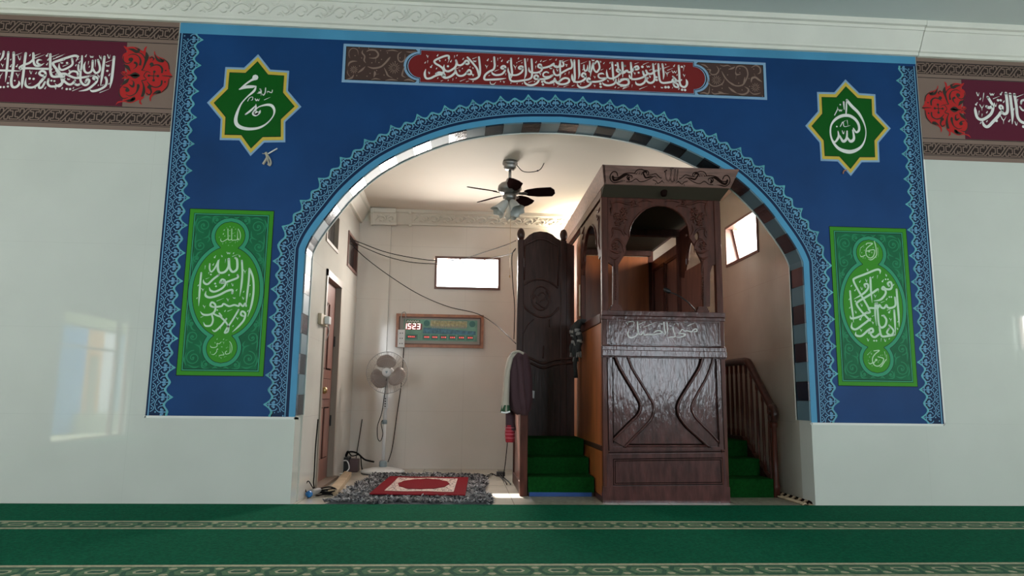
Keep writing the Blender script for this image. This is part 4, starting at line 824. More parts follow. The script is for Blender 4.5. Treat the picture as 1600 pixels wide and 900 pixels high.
letters('lettering', fr_, crop(1430, 115, 8.18), 33, [
    ([(920,305),(960,370),(988,425),(960,520),(860,590),(790,570),(762,480),(758,430)], 1.05), ([(985,420),(940,440),(905,425)], 1.1, ''), ([(850,595),(870,660),(920,682),(990,615),(1060,540),(1090,500),(1140,520),(1172,480),(1165,350),(1152,255)], 1.1, 's'), ([(1110,475),(1070,440),(1080,412),(1110,432),(1100,510)], .8, ''),
    ([(1205,265),(1220,400),(1235,530),(1232,650)], 1.1), ([(1260,270),(1285,420),(1300,550),(1350,620),(1440,640),(1560,620),(1600,540),(1590,300)], 1.1, ''), ([(1345,385),(1355,350),(1400,340)], .8, ''), ([(1330,430),(1370,475),(1420,460)], .7), ([(1700,280),(1710,480),(1700,650)], 1.1), ([(1640,600),(1760,640),(1860,600),(1900,500),(1860,460)], 1.1, '')],
    [(1050,345,17), (1085,345,17), (1030,605,19), (1375,682,19)], [(795,275,'v',30), (820,335,',',22), (770,400,',',32), (860,310,'i',56), (845,440,'y',40), (975,270,'w',28), (1030,310,'/',30), (1085,270,',',34), (1020,410,'v',30), (1120,370,',',22), (905,505,',',20), (805,510,'i',28), (845,540,'i',18), (825,640,',',20), (905,620,',',18), (1120,600,'y',50), (1190,615,',',26), (1285,650,'v',30), (1335,285,'/',36), (1250,470,'i',20), (1300,350,'i',18)])

# ================================================================== carpet of the hall
m = MB(); flat = lambda a, b, d: (a, b, d)
m.box(HX0, HX1, HY0, -.004, 0, .010, M_CARPET)
zt = .0102
for r, ya in enumerate((-.705, -1.86, -3.0, -4.15, -5.3)):
    yb = ya-.265
    m.prism([(HX0, yb), (HX1, yb), (HX1, ya), (HX0, ya)], flat, zt, zt+.0006, M_CBEI)
    m.prism([(HX0, yb+.038), (HX1, yb+.038), (HX1, ya-.038), (HX0, ya-.038)], flat, zt+.0006, zt+.0010, M_COLV)
    p = .205; n = int((HX1-HX0)/p)
    for i in range(n):
        u = HX0+(i+.5)*p; yc = (ya+yb)/2; hh = .090
        if r > 2 and abs(u-.3) > 4: continue
        hexg = lambda k, kk: [(u-p*.47*k, yc), (u-p*.33*k, yc-hh*kk), (u+p*.33*k, yc-hh*kk), (u+p*.47*k, yc), (u+p*.33*k, yc+hh*kk), (u-p*.33*k, yc+hh*kk)]
        m.prism(hexg(1, 1), flat, zt+.001, zt+.0014, M_CDGR); m.prism(hexg(.80, .66), flat, zt+.0014, zt+.0017, M_COLV)
        m.prism(hexg(.52, .36), flat, zt+.0017, zt+.0020, M_CBEI); m.prism(hexg(.40, .22), flat, zt+.002, zt+.0022, M_CDGR)
        for s in (-1, 1): m.disc((u-p*.5, yc+s*.055), .020, flat, zt+.0014, M_CBEI, 6)
o = tag(m.build('prayer_carpet', loc=(.5, -4.7, 0)), 'green wall-to-wall prayer carpet with patterned beige stripes', 'carpet')

# ================================================================== pulpit
PX0, PX1, PF, PB = 1.096, 2.090, .165, 2.30      # body: left, right, front, back
ZD, ZR, ZS = 1.485, 2.425, .43                   # desk ledge, roof underside, floor of the stand
pul = thing('pulpit', 'tall dark carved wooden roofed pulpit standing right of centre in the arch', 'pulpit', ((PX0+PX1)/2, (PF+PB)/2, 0))
ps = .052
for x0 in (PX0, PX1-ps):
    m = MB(); m.box(x0, x0+ps, PF, PF+ps, 0, ZR, M_WOOD); m.build('post', pul, bevel=.004)
for x0 in (PX0, PX1-ps):
    m = MB(); m.box(x0+.004, x0+ps-.004, 1.20, 1.24, .43, ZR, M_WOOD)
    # turned foot of the inner post: pale flat strips nailed on it
    m.build('post', pul, bevel=.004)
m = MB()
for x0 in (PX0, PX1-ps): m.box(x0, x0+ps, PB-ps, PB, 0, ZR, M_WOOD)
m.build('rear_post', pul)
fnf = lambda Y: (lambda a, b, d: (a, Y-d, b))
Cf = crop(930, 530, 3.3318, PF)                  # measuring frame on the front face
# lower front body with mouldings
m = MB(); m.box(PX0+ps*.5, PX1-ps*.5, PF+.012, PF+.05, .02, ZD-.02, M_FRONT)
m.box(PX0-.004, PX1+.004, PF-.002, PF+.04, 0, .12, M_FRONT)
body = m.build('front_panel', pul)
m = MB(); F0 = fnf(PF)
def rail(z0, z1, out, y=PF): m.box(PX0-.006, PX1+.006, y-out, y+.03, z0, z1, M_FRONT)
zz = lambda px, py: PW(px, py, PF)[1]
z_a = zz(1040, 487); z_b = zz(1040, 495); z_c = zz(1040, 540); z_d = zz(1040, 551); z_e = zz(1040, 702); z_f = zz(1040, 713); z_g = zz(1040, 757); z_h = zz(1040, 765)
rail(z_b, z_a, .022); rail(z_b-.03, z_b, .010); rail(z_d+.012, z_c-.01, .014); rail(z_c-.012, z_c-.004, .006); rail(z_d-.035, z_d+.014, .028); rail(z_d-.045, z_d-.035, .014)
m.build('ledge', body, bevel=.004)
m = MB()
m.prism([[(PX0+.05, z_c+.012), (PX1-.05, z_c+.012), (PX1-.05, z_b-.035), (PX0+.05, z_b-.035)]], F0, -.012, -.004, M_FRONT)
frame4(m, lambda a, b, d: (a, PF-d, b), PX0+.035, PX1-.035, z_c+.004, z_b-.028, .012, -.01, .006, M_FRONT)
nm = m.build('name_panel', body, bevel=.002)
mfn = fnf(PF)
letters('lettering', nm, crop(960, 490, 10.667, PF), 21, [
    ([(385,130),(390,250),(395,320),(360,370),(290,400),(240,385),(225,330),(240,280)], 1.05), ([(395,320),(440,355),(480,310),(492,290)], 1, ''), ([(488,290),(500,355),(560,345),(640,352),(720,338)], .95, ''), ([(830,345),(790,300),(740,282),(690,295),(660,320)], 1, 's'), ([(720,338),(770,330),(800,310)], .8, ''), ([(825,130),(835,250),(850,330),(825,365)], 1), ([(875,130),(885,250),(890,370)], .9),
    ([(970,215),(990,300),(1012,380),(940,392),(865,402)], .9), ([(1010,385),(1090,395),(1190,350),(1110,330),(1075,332)], .95, 's'), ([(1080,335),(1130,265),(1175,292),(1210,285),(1250,295),(1290,302),(1330,262),(1372,258),(1375,292),(1330,302)], .9, ''), ([(410,178),(555,115)], .6), ([(480,230),(750,120)], .6), ([(1220,205),(1370,140)], .6), ([(230,140),(300,130),(330,150),(300,220),(270,235)], .45)], [], [(220,170,'y',24), (320,290,',',26), (435,230,',',24), (590,260,'v',20), (735,210,',',30), (790,170,'w',26), (1000,180,',',18), (1060,180,'y',26), (1180,140,'w',24), (925,165,',',18), (940,260,'i',22)],
    m=mat('carved_lettering_silver', (.52, .50, .48), .45), fn=mfn, d=-.0025)
# big panel with two curved bands
m = MB()
outer = [Cf(*q) for q in ((62, 48), (648, 44), (672, 575), (68, 580))]; inner = [Cf(*q) for q in ((88, 66), (628, 62), (645, 560), (92, 560))]
m.prism([outer, inner], F0, -.012, .004, M_FRONT)
Ls = {'a': [(96, 68), (118, 130), (160, 205), (208, 285), (236, 345), (222, 392), (180, 435), (130, 485), (92, 525)], 'b': [(160, 66), (190, 150), (235, 225), (280, 300), (304, 350), (295, 405), (255, 455), (205, 505), (152, 562)]}
Rs = {'a': [(618, 64), (604, 130), (575, 205), (530, 285), (502, 345), (512, 395), (550, 440), (600, 490), (640, 535)], 'b': [(565, 62), (545, 140), (505, 210), (455, 290), (430, 345), (436, 400), (475, 455), (530, 505), (592, 562)]}
for Q in (Ls, Rs):
    a, b = catmull(Q['a'], 5), catmull(Q['b'], 5)
    lo = [Cf(*q) for q in a] + [Cf(*q) for q in b[::-1]]
    m.prism(lo, F0, -.012, .008, M_FRONT)
m.build('curved_band', body, bevel=.003)
m = MB()
for Q in (Ls, Rs):
    for kk, off in (('a', 1), ('b', -1)):
        q = catmull(Q[kk], 5); c = [Cf(*p) for p in q]
        m.tube([(x, PF-.012, z) for x, z in c], .0085, M_FRONT, 8)
        sgn = 1 if (Q is Ls) == (kk == 'b') else -1
        m.ribbon([Cf(p[0]+5*sgn, p[1]) for p in Q[kk]], .018, F0, -.0105, M_GROOVE, '')
        m.ribbon([Cf(p[0]-6*sgn, p[1]) for p in Q[kk]], .007, F0, .0084, M_GROOVE, '')
for pts, dy in (([(165, 78), (562, 73)], 8), ([(150, 556), (595, 556)], -8)):
    c = [Cf(*p) for p in pts]; m.tube([(x, PF-.004, z) for x, z in c], .0085, M_FRONT, 8)
    m.ribbon([Cf(a+8, b+dy) for a, b in pts], .010, F0, -.0105, M_GROOVE, '')
for pts in ([(62, 50), (66, 320), (70, 578)], [(648, 46), (660, 320), (672, 573)], [(90, 68), (92, 320), (94, 540)], [(628, 64), (636, 320), (646, 545)], [(70, 590), (672, 584)], [(62, 44), (648, 40)]): m.ribbon([Cf(*p) for p in pts], .0065, F0, .0048, M_GROOVE, '')
m.build('moulding', body)
m = MB()
lo = [Cf(*q) for q in ((95, 625), (662, 618), (668, 755), (96, 760))]; li = [Cf(*q) for q in ((104, 634), (653, 628), (659, 745), (105, 750))]
m.prism(lo, F0, -.012, -.003, M_FRONT)
for L in (lo, li):
    for a, b in zip(L, L[1:]+L[:1]): m.ribbon([a, b], .006, F0, -.0022, M_GROOVE, '')
m.prism([[Cf(*q) for q in ((60, 598), (672, 592), (690, 800), (62, 805))], [Cf(*q) for q in ((92, 621), (665, 614), (671, 759), (93, 764))]], F0, -.012, .003, M_FRONT)
m.build('lower_panel', body, bevel=.002)

# fretwork screen with round arch above the ledge
Ca = crop(940, 300, 4.737, PF+.01); Fs = fnf(PF+.01)
arch = [(205,335),(203,300),(215,250),(240,205),(280,160),(330,122),(380,104),(420,100),(470,104),(520,120),(570,150),(610,190),(640,245),(650,300),(650,335)]
out = [(45,22),(850,26),(850,535),(822,540),(803,600),(803,845),(755,848),(755,560),(740,510),(705,440),(690,395)] + arch[::-1] + [(178,400),(182,440),(152,495),(124,540),(126,845),(84,845),(84,545),(48,520)]
def ell(cx, cy, a, b, n=10): return [(cx+a*math.cos(2*PI*i/n), cy+b*math.sin(2*PI*i/n)) for i in range(n)]
holes = [ell(705, 325, 17, 33), [(692,246),(722,226),(728,250)], ell(746, 378, 9, 7, 6), ell(628, 320, 7, 7, 6), [(60,120),(72,110),(66,165)], [(150,285),(165,300),(168,330),(152,310)]]
m = MB(); m.prism([[Ca(*q) for q in out]] + [[Ca(*q) for q in h][::-1] for h in holes], Fs, -.03, 0, M_WOOD)
scr = m.build('fretwork_screen', pul, bevel=.003)
m = MB()
def lf(pts, w): # raised carved leaf
    q = curve3([Ca(*p) for p in pts], 4); N = len(q)
    m.tube([(x, PF+.008, z) for x, z in q], [max(.0015, w*math.sin(PI*(j+.6)/(N+.2))) for j in range(N)], M_WOOD, 6)
for mx, cx in ((1, 0), (-1, 848)):
    X = lambda p: (cx+mx*p[0] if mx < 0 else p[0], p[1])
    for c, r in (((155, 195), 34), ((165, 145), 26), ((110, 180), 24), ((100, 400), 26), ((120, 230), 22), ((235, 85), 20)):
        for i in range(6):
            t = 2*PI*i/6; lf([X(c), X((c[0]+r*.6*math.cos(t), c[1]+r*.6*math.sin(t))), X((c[0]+r*1.2*math.cos(t+.35), c[1]+r*1.2*math.sin(t+.35)))], .011)
        p = Ca(*X(c)); m.ellip((p[0], PF+.004, p[1]), .010, .010, .010, M_WOOD, 8, 6)
    for pts, w in (([(60, 90), (120, 70), (200, 90), (260, 70)], .010), ([(270, 80), (330, 60), (380, 75)], .009), ([(70, 300), (90, 270), (140, 280), (165, 320)], .010), ([(70, 390), (110, 350), (150, 380), (165, 450)], .011), ([(70, 340), (85, 310), (80, 260)], .008), ([(60, 430), (110, 450), (150, 440)], .010), ([(95, 500), (105, 560), (104, 640)], .010), ([(60, 60), (80, 110), (70, 180)], .008), ([(180, 240), (170, 290), (190, 320)], .008), ([(60, 480), (95, 495), (130, 480)], .008), ([(200, 120), (260, 100), (300, 110)], .008)):
        lf([X(p) for p in pts], w)
    for i in range(14):
        p = Ca(*X((104, 555+i*18))); m.ellip((p[0], PF+.006, p[1]), .007, .009, .011, M_WOOD, 8, 5)
    m.build('carving', scr); m = MB(); c0, c1 = Ca(*X((60, 850))), Ca(*X((150, 850)))
    for dz, e in ((0, 0), (.016, .008), (.03, .016)): m.box(min(c0[0], c1[0])+e, max(c0[0], c1[0])-e, PF-.016+e*.6, PF+.04, z_a-.002+dz, z_a+dz+.016, M_WOOD)
    m.build('column_base', scr); m = MB()
q = [Ca(*p) for p in arch]; m.tube([(x, PF+.010, z) for x, z in q], .007, M_WOOD, 6)
m.build('arch_moulding', scr)

# side screens, lower side boards and rails
for sx, x0 in ((-1, PX0+.012), (1, PX1-.012)):
    fs = lambda a, b, d: (x0+sx*d, a, b)
    ya, yb = PF+ps, 1.20; yc = (ya+yb)/2; hw = (yb-ya)/2
    A = [(yc+hw*.66*math.cos(PI*i/16), 2.05+.26*math.sin(PI*i/16)) for i in range(17)]
    L = [(ya, ZR-.02), (ya, 1.95), (ya+.10, 1.93)] + [(ya+.13, 2.0)] + A[::-1] + [(yb-.13, 2.0), (yb-.10, 1.93), (yb, 1.95), (yb, ZR-.02)]
    m = MB(); m.prism(L, fs, -.012, .008, M_WOOD); sc = m.build('side_screen', pul, bevel=.003); m = MB()
    for yq, s in ((ya, 1), (yb, -1)):
        for pts, w in (([(.02, 2.36), (.10, 2.34), (.20, 2.38)], .012), ([(.03, 2.28), (.08, 2.22), (.07, 2.10)], .012), ([(.06, 2.30), (.12, 2.28), (.16, 2.33)], .014), ([(.03, 2.0), (.07, 2.06), (.06, 2.15)], .012)):
            q = curve3([(yq+s*a, b) for a, b in pts], 4); m.tube([(x0+sx*.008, a, b) for a, b in q], [w*math.sin(PI*(j+.6)/(len(q)+.2)) for j in range(len(q))], M_WOOD, 6)
        m.build('carving', sc); m = MB()
    m.tube([(x0+sx*.010, a, b) for a, b in A], .008, M_WOOD, 6); m.build('arch_moulding', sc)
    m = MB(); m.box(x0-.008, x0+.008, PF+.03, PB-.03, ZS-.02, 1.40, M_PLY); m.build('side_board', pul)
    m = MB(); m.box(x0-.008, x0+.008, PF+.03, PB-.03, .03, ZS-.04, M_PLY); m.build('side_board', pul)
    m = MB(); m.box(x0-.02, x0+.02, PF+ps, 1.22, 1.395, 1.47, M_WOOD); m.build('side_rail', pul, bevel=.004)
    m = MB(); m.box(x0-.016, x0+.016, PF+ps, PB-ps, ZS-.045, ZS-.005, M_HEAD); m.build('side_rail', pul, bevel=.003)
    m = MB(); m.box(x0-.016, x0+.016, PF+ps, PB-ps, 0, .04, M_HEAD); m.build('side_rail', pul, bevel=.003)
    m = MB(); yp = 1.24
    mt = M_PLY if sx < 0 else M_DOOR
    m.box(x0-.007, x0+.007, yp, PB-ps, 1.38, 2.36 if sx < 0 else 2.30, mt); up = m.build('upper_side_board', pul)
    if sx > 0:
        m = MB(); 
        for a, b in ((yp+.03, yp+.45), (yp+.5, yp+.92)):
            m.prism([[(a, 1.52), (b, 1.52), (b, 2.2), (a, 2.2)], [(a+.03, 1.55), (a+.03, 2.17), (b-.03, 2.17), (b-.03, 1.55)]], lambda p, q, d: (x0-d, p, q), .006, .018, M_WOOD)
        m.build('raised_moulding', up)
        m = MB(); m.box(x0-.006, x0+.006, .54, 1.195, 1.46, 1.99, M_DOOR); m.build('upper_side_board', pul)
    m = MB(); m.box(x0+sx*.016, x0+sx*.024, 1.205, 1.235, 1.56, 1.86, mat('bare_pale_wood', (.55, .42, .28), .6)); m.build('pale_strip', pul)
m = MB(); m.box(PX0+.03, PX1-.03, PB-.045, PB-.03, .4, 2.36, M_PLY); m.build('back_board', pul)
m = MB(); m.box(PX0+.02, PX1-.02, PF+.05, PB-.03, ZS-.03, ZS, M_STAIRC); m.build('stand_floor', pul)
# roof: flared fascia boards, boarded underside
Y0, Y1 = -.005, PB+.10
fb = [(1.090, .02), (2.125, .02)]; ft = [(1.066, -.035), (2.184, -.035)]
zb_, zt_ = 2.488, 2.632
m = MB(); m.box(1.098, 2.117, .03, Y1, zb_-.002, zb_+.01, M_SOFFIT); m.box(PX0-.004, PX1+.004, PF-.002, PB, ZR-.002, zb_, M_WOOD)
for q in ([(1.098, .025, zb_), (2.117, .025, zb_), (PX1, PF-.003, ZR-.001), (PX0, PF-.003, ZR-.001)], [(1.094, .025, zb_), (PX0, PF-.003, ZR-.001), (PX0, Y1, ZR-.001), (1.094, Y1, zb_)], [(2.12, .025, zb_), (2.12, Y1, zb_), (PX1, Y1, ZR-.001), (PX1, PF-.003, ZR-.001)]):
    m.add(q+[(x, y, z+.012) for x, y, z in q], [(0, 1, 2, 3), (7, 6, 5, 4), (0, 4, 5, 1), (1, 5, 6, 2), (2, 6, 7, 3), (3, 7, 4, 0)], M_SOFFIT)
m.build('soffit', pul)
m = MB(); m.box(PX0+.03, PX1-.03, PF+.06, PB-.03, ZR-.006, ZR-.003, M_SOFFIT)
m.box(PX0+.03, PX1-.03, 1.18, 1.26, ZR-.07, ZR, M_HEAD); m.box(PX0+.03, PX1-.03, PB-.10, PB-.03, ZR-.06, ZR, M_HEAD); m.build('inner_ceiling', pul)
m = MB(); th = .018
m.hexa([(fb[0][0], .02, zb_), (fb[1][0], .02, zb_), (fb[1][0], .02+th, zb_), (fb[0][0], .02+th, zb_), (ft[0][0], -.035, zt_), (ft[1][0], -.035, zt_), (ft[1][0], -.035+th, zt_), (ft[0][0], -.035+th, zt_)], M_FASCIA)
fa = m.build('fascia', pul, bevel=.003)
m = MB(); m.hexa([(fb[0][0], .02, zb_), (fb[0][0]+th, .02, zb_), (fb[0][0]+th, Y1, zb_), (fb[0][0], Y1, zb_), (ft[0][0], -.035, zt_), (ft[0][0]+th, -.035, zt_), (ft[0][0]+th, Y1, zt_), (ft[0][0], Y1, zt_)], M_FASCIA); m.build('fascia', pul)
m = MB(); m.hexa([(fb[1][0]-th, .02, zb_), (fb[1][0], .02, zb_), (fb[1][0], Y1, zb_), (fb[1][0]-th, Y1, zb_), (ft[1][0]-th, -.035, zt_), (ft[1][0], -.035, zt_), (ft[1][0], Y1, zt_), (ft[1][0]-th, Y1, zt_)], M_FASCIA); m.build('fascia', pul)
m = MB(); m.box(ft[0][0]+.01, ft[1][0]-.01, -.02, Y1, zt_-.02, zt_-.008, M_SOFFIT); m.build('roof_board', pul)
# carved scrolls and word on the fascia
slope = (-.035-.02)/(zt_-zb_)
ffn = lambda a, b, d: (a, .02+(b-zb_)*slope-d, b)
Cg = crop(930, 250, 11.25, -.005)
m = MB(); fcx = 1.625
segs = [([(395,280),(370,225),(310,215),(265,270),(275,340),(340,385),(420,375),(500,370)], .008), ([(320,300),(360,310),(420,300),(500,250),(580,235),(680,240),(720,250)], .007), ([(310,290),(330,345),(380,345),(450,310),(530,265),(600,260)], .017), ([(580,340),(560,300),(600,270),(650,290),(640,330)], .008), ([(600,345),(590,310),(620,290)], .014), ([(690,235),(720,195),(760,180),(810,180),(850,195),(910,205),(935,245),(900,270)], .007), ([(720,250),(750,210)], .006), ([(770,250),(770,200)], .006), ([(810,260),(790,200)], .006), ([(830,230),(860,275),(890,310),(960,300),(1010,290)], .012), ([(840,220),(890,220),(900,260)], .012), ([(900,270),(980,265),(1060,250),(1110,290),(1160,320),(1160,300)], .006), ([(560,375),(640,370),(720,330),(790,370),(870,365),(960,330),(1040,290),(1100,330)], .006), ([(1020,345),(1080,370),(1110,400),(1170,370),(1180,360),(1230,405)], .006), ([(1075,400),(1065,430)], .005)]
for pts, w in segs:
    P = [Cg(*q) for q in pts]
    m.ribbon(P, w, ffn, .0012, M_GROOVE, 'e'); m.ribbon([(2*fcx-a, b) for a, b in P], w, ffn, .0012, M_GROOVE, 'e')
for x in (460, 485, 515): m.disc(Cg(x, 355), .004, ffn, .0013, M_GROOVE, 6)
Ch = crop(860, 240, 3.2156, -.005)
for pts in ([(575,90),(582,125),(598,135),(605,100)], [(603,88),(606,132),(620,136),(622,85)], [(622,88),(626,134)], [(636,86),(636,134)], [(570,95),(580,88)], [(598,82),(612,80)]): m.ribbon([Ch(*q) for q in pts], .009, ffn, .0014, M_GROOVE, ''); m.ribbon([Ch(*q) for q in pts], .003, ffn, .0018, M_FASCIA, '')
m.build('carved_scroll', fa)
p = onY(1037, 292, .09); m = MB(); m.lathe([(.030, 0), (.032, -.01), (.024, -.05), (.016, -.062), (0, -.063)], (p.x, .09, 2.486), M_GROOVE, 16); m.build('lamp_socket', pul)

# ================================================================== microphone on the ledge
b = onY(1088, 487, PF+.10)
mic = thing('microphone', 'black gooseneck microphone rising from the pulpit ledge', 'microphone', (b.x, PF+.10, z_a))
pts = [Vector((b.x, PF+.10, z_a+.0)), onY(1085, 483, PF+.12), onY(1072, 470, PF+.18), onY(1056, 460, PF+.24), onY(1048, 457, PF+.27)]
m = MB(); m.tube(curve3(pts, 6), .0055, M_BLKP, 8); m.build('gooseneck', mic)
m = MB(); q = onY(1048, 457, PF+.27); q2 = onY(1037, 451, PF+.31); m.tube([q, q+(q2-q)*.15, q+(q2-q)*.5, q+(q2-q)*.85, q2], [.008, .017, .020, .018, .006], M_BLKP, 10); m.build('capsule', mic)
m = MB(); m.lathe([(.035, 0), (.035, .012), (.02, .02), (0, .021)], (b.x, PF+.10, z_a), M_BLKP, 16); m.build('base', mic)
m = MB(); m.box(b.x-.16, b.x+.10, PF+.055, PF+.20, z_a-.10, z_a-.001, M_WOOD); m.build('book_rest', pul)

# ================================================================== stairs either side of the pulpit
def steps(name, label, x0, x1, ys, zs, yend, blue):
    t = thing(name, label, 'stairs', ((x0+x1)/2, ys[0], 0), 'green carpeted pulpit stairs')
    for i, (y, z) in enumerate(zip(ys, zs)):
        y1 = ys[i+1] if i+1 < len(ys) else yend; z0 = zs[i-1] if i else 0
        m = MB(); m.box(x0, x1, y, y1+(.02 if i+1 < len(ys) else 0), max(0, z0-.02), z-.006, M_HEAD)
        s = m.build('step', t)
        m = MB(); r = .012
        prof = [(y-.004, z0+(.032 if (blue and i == 0) else 0)), (y-.010, z-.02), (y-.008, z-.004), (y, z), (y1, z)]
        vs = [(x, a, b) for x in (x0, x1) for a, b in prof]; n = len(prof)
        m.add(vs, [(j, j+1, n+j+1, n+j) for j in range(n-1)], M_STAIRC, True)
        # side edges of the carpet so that it has a thickness
        m.add([(x, a, b) for x in (x0,) for a, b in prof] + [(x0, y1, z-.006), (x0, y+.0, z-.006), (x0, y+.0, z0)], [tuple(range(n+3))], M_STAIRC)
        m.add([(x1, a, b) for a, b in prof] + [(x1, y1, z-.006), (x1, y+.0, z-.006), (x1, y+.0, z0)], [tuple(range(n+3))[::-1]], M_STAIRC)
        m.build('carpet', s)
    if blue:
        m = MB(); m.box(x0+.01, x1-.02, ys[0]-.012, ys[0]-.002, .002, .034, M_STBLUE); m.build('blue_edging', t)
    return t
steps('staircase', 'green carpeted steps left of the pulpit, below the dark carved board', .545, PX0-.012, (.50, .75, 1.0), (.155, .29, .43), PB, True)
steps('staircase', 'green carpeted steps right of the pulpit, beside the spindle railing', PX1+.012, 2.575, (.47, .73, .99), (.15, .29, .43), PB, False)

# right railing: newel, spindles, handrail ending in a scroll
RXL = 2.605
rl = thing('stair_railing', 'dark wooden stair railing with spindles and a scrolled handrail end, right of the pulpit', 'railing', (RXL, 1.0, 0))
hp = [(.50, .735), (.60, .82), (.78, .98), (.93, 1.115), (1.0, 1.145), (1.15, 1.15), (1.6, 1.15), (2.2, 1.15)]
m = MB(); q = curve3([(RXL, a, b) for a, b in hp], 6)
m.tube(q, .034, M_HEAD, 10)
sp = [(RXL, .505-.075*math.sin(t)*(1-t/9), .665+.075*math.cos(t)*(1-t/9)) for t in [i*.35 for i in range(0, 22)]]
m.tube(sp, [.034-.001*i for i in range(len(sp))], M_HEAD, 10); m.build('handrail', rl)
m = MB(); m.lathe([(.030, 0), (.030, .1), (.022, .12), (.022, .56), (.03, .58), (.03, .61)], (RXL, .475, 0), M_WOOD, 12); m.build('newel_post', rl)
def hz_(y):
    for (a, b), (c, d) in zip(hp, hp[1:]):
        if a <= y <= c: return b+(d-b)*(y-a)/(c-a)
    return 1.15
first = None
for i in range(13):
    y = .565+i*.115; zb0 = 0 if y < .73 else (.15 if y < .99 else .29); zb0 = 0.0 if y < .6 else max(0, min(.43, .15+.53*(y-.60)))
    top = hz_(y)-.02; m = MB()
    m.lathe([(.014, zb0), (.014, zb0+.08), (.010, zb0+.10), (.015, zb0+(top-zb0)*.45), (.010, top-.1), (.014, top-.08), (.014, top)], (RXL, y, 0), M_WOOD, 8); m.build('spindle', rl)
m = MB(); m.hexa([(RXL-.018, .45, 0), (RXL+.018, .45, 0), (RXL+.018, 1.12, .30), (RXL-.018, 1.12, .30), (RXL-.018, .45, .06), (RXL+.018, .45, .06), (RXL+.018, 1.12, .46), (RXL-.018, 1.12, .46)], M_HEAD); m.box(RXL-.018, RXL+.018, 1.12, 2.2, .30, .46, M_HEAD); m.build('string_board', rl)

# left side wall of the stairs with its post
LXL = .508
lw = thing('stair_guard', 'dark wooden panelled guard with square post, left of the left steps', 'railing', (LXL, .9, 0))
m = MB(); m.box(LXL-.030, LXL+.032, .50, .565, 0, 1.135, M_WOOD); m.build('post', lw, bevel=.006)
m = MB(); m.box(LXL-.012, LXL+.012, .56, 1.44, .08, 1.06, M_DOOR); m.build('panel', lw)
m = MB(); m.box(LXL-.024, LXL+.024, .56, 1.44, 1.03, 1.10, M_WOOD); m.box(LXL-.024, LXL+.024, .56, 1.44, 0, .10, M_WOOD); m.box(LXL-.024, LXL+.024, 1.37, 1.44, 0, 1.10, M_WOOD); m.build('rail', lw, bevel=.004)

# tall carved board behind the left steps
HY = 1.46; Chb = crop(780, 340, 4.0909, HY)
hb = thing('carved_board', 'tall nearly black carved board with ball finials behind the left steps', 'board', (.77, HY+.03, ZS))
fh = lambda a, b, d: (a, HY-d, b)
x0, x1 = PW(806, 600, HY)[0]+.005, 1.075; ztp = PW(847, 363, HY)[1]
prof = [(x0, ZS), (x1, ZS), (x1, ztp-.10), (x1-.05, ztp-.125), (x1-.12, ztp-.10)] 
xm = (x0+x1)/2
crown = [(140,148), (165,138), (190,112), (220,95), (262,88), (305,93), (340,108), (365,130), (392,148)]
prof = [(x0, ZS), (x1, ZS), (x1, Chb(440, 178)[1])] + [Chb(*p) for p in crown[::-1]] + [(x0, Chb(140, 148)[1])]
m = MB(); m.prism(prof, fh, -.035, 0, M_HEAD); brd = m.build('board', hb, bevel=.004)
for xx in (x0+.030, Chb(412, 120)[0]):
    m = MB(); z0 = ZS; zt2 = Chb(125, 140)[1]
    m.box(xx-.030, xx+.030, HY-.012, HY+.05, z0, zt2, M_HEAD); m.build('stile', hb, bevel=.006)
    m = MB(); m.ellip((xx, HY+.015, zt2+.055), .040, .040, .066, M_HEAD, 16, 12); m.build('finial', hb)
m = MB()
def mo(pts, r, mm=M_HEAD): m.tube(curve3([(Chb(*p)[0], HY-.002, Chb(*p)[1]) for p in pts], 6), r, mm, 8)
mo([(160,180),(200,160),(250,140),(300,145),(345,170),(375,185)], .008); mo([(375,180),(375,440)], .008); mo([(165,180),(160,400)], .008); mo([(160,430),(200,405),(260,395),(320,410),(375,450)], .010); mo([(150,555),(190,600),(260,635),(330,625),(380,575)], .010)
c = Chb(266, 515); m.tube([(c[0]+.088*math.cos(2*PI*i/32), HY-.002, c[1]+.118*math.sin(2*PI*i/32)) for i in range(32)], .009, M_HEAD, 8, closed=True)
for pts in ([(225,490),(245,520),(240,550)], [(250,500),(275,480),(300,500),(290,530)], [(260,540),(300,520),(320,540)], [(235,540),(265,565),(290,580)], [(215,520),(230,500)], [(300,470),(310,490)]): mo(pts, .007)
mo([(140,770),(180,690),(220,650)], .006); mo([(285,820),(280,900)], .006); mo([(320,650),(322,700)], .005)
for dz in (0, -.045):
    m.tube(curve3([(x0+.02, HY-.004, 1.155+dz), (x0+.12, HY-.004, 1.17+dz), (x0+.25, HY-.004, 1.12+dz), (x0+.38, HY-.004, 1.155+dz), (x1-.02, HY-.004, 1.17+dz)], 6), .012, M_HEAD, 8)
for fx_ in (.18, .36): m.box(x0+fx_, x0+fx_+.012, HY-.008, HY, ZS+.08, 1.05, M_HEAD)
m.build('carving', brd)
p = onY(829, 615, HY-.012)
m = MB(); m.hexa([(p.x-.03, HY-.014, p.z-.03), (p.x+.035, HY-.014, p.z-.045), (p.x+.035, HY-.004, p.z-.045), (p.x-.03, HY-.004, p.z-.03), (p.x-.025, HY-.012, p.z+.04), (p.x+.04, HY-.012, p.z+.025), (p.x+.04, HY-.004, p.z+.025), (p.x-.025, HY-.004, p.z+.04)], M_PAPER)
tag(m.build('paper_note', loc=(p.x, HY-.01, p.z)), 'small white paper stuck low on the dark carved board', 'paper')

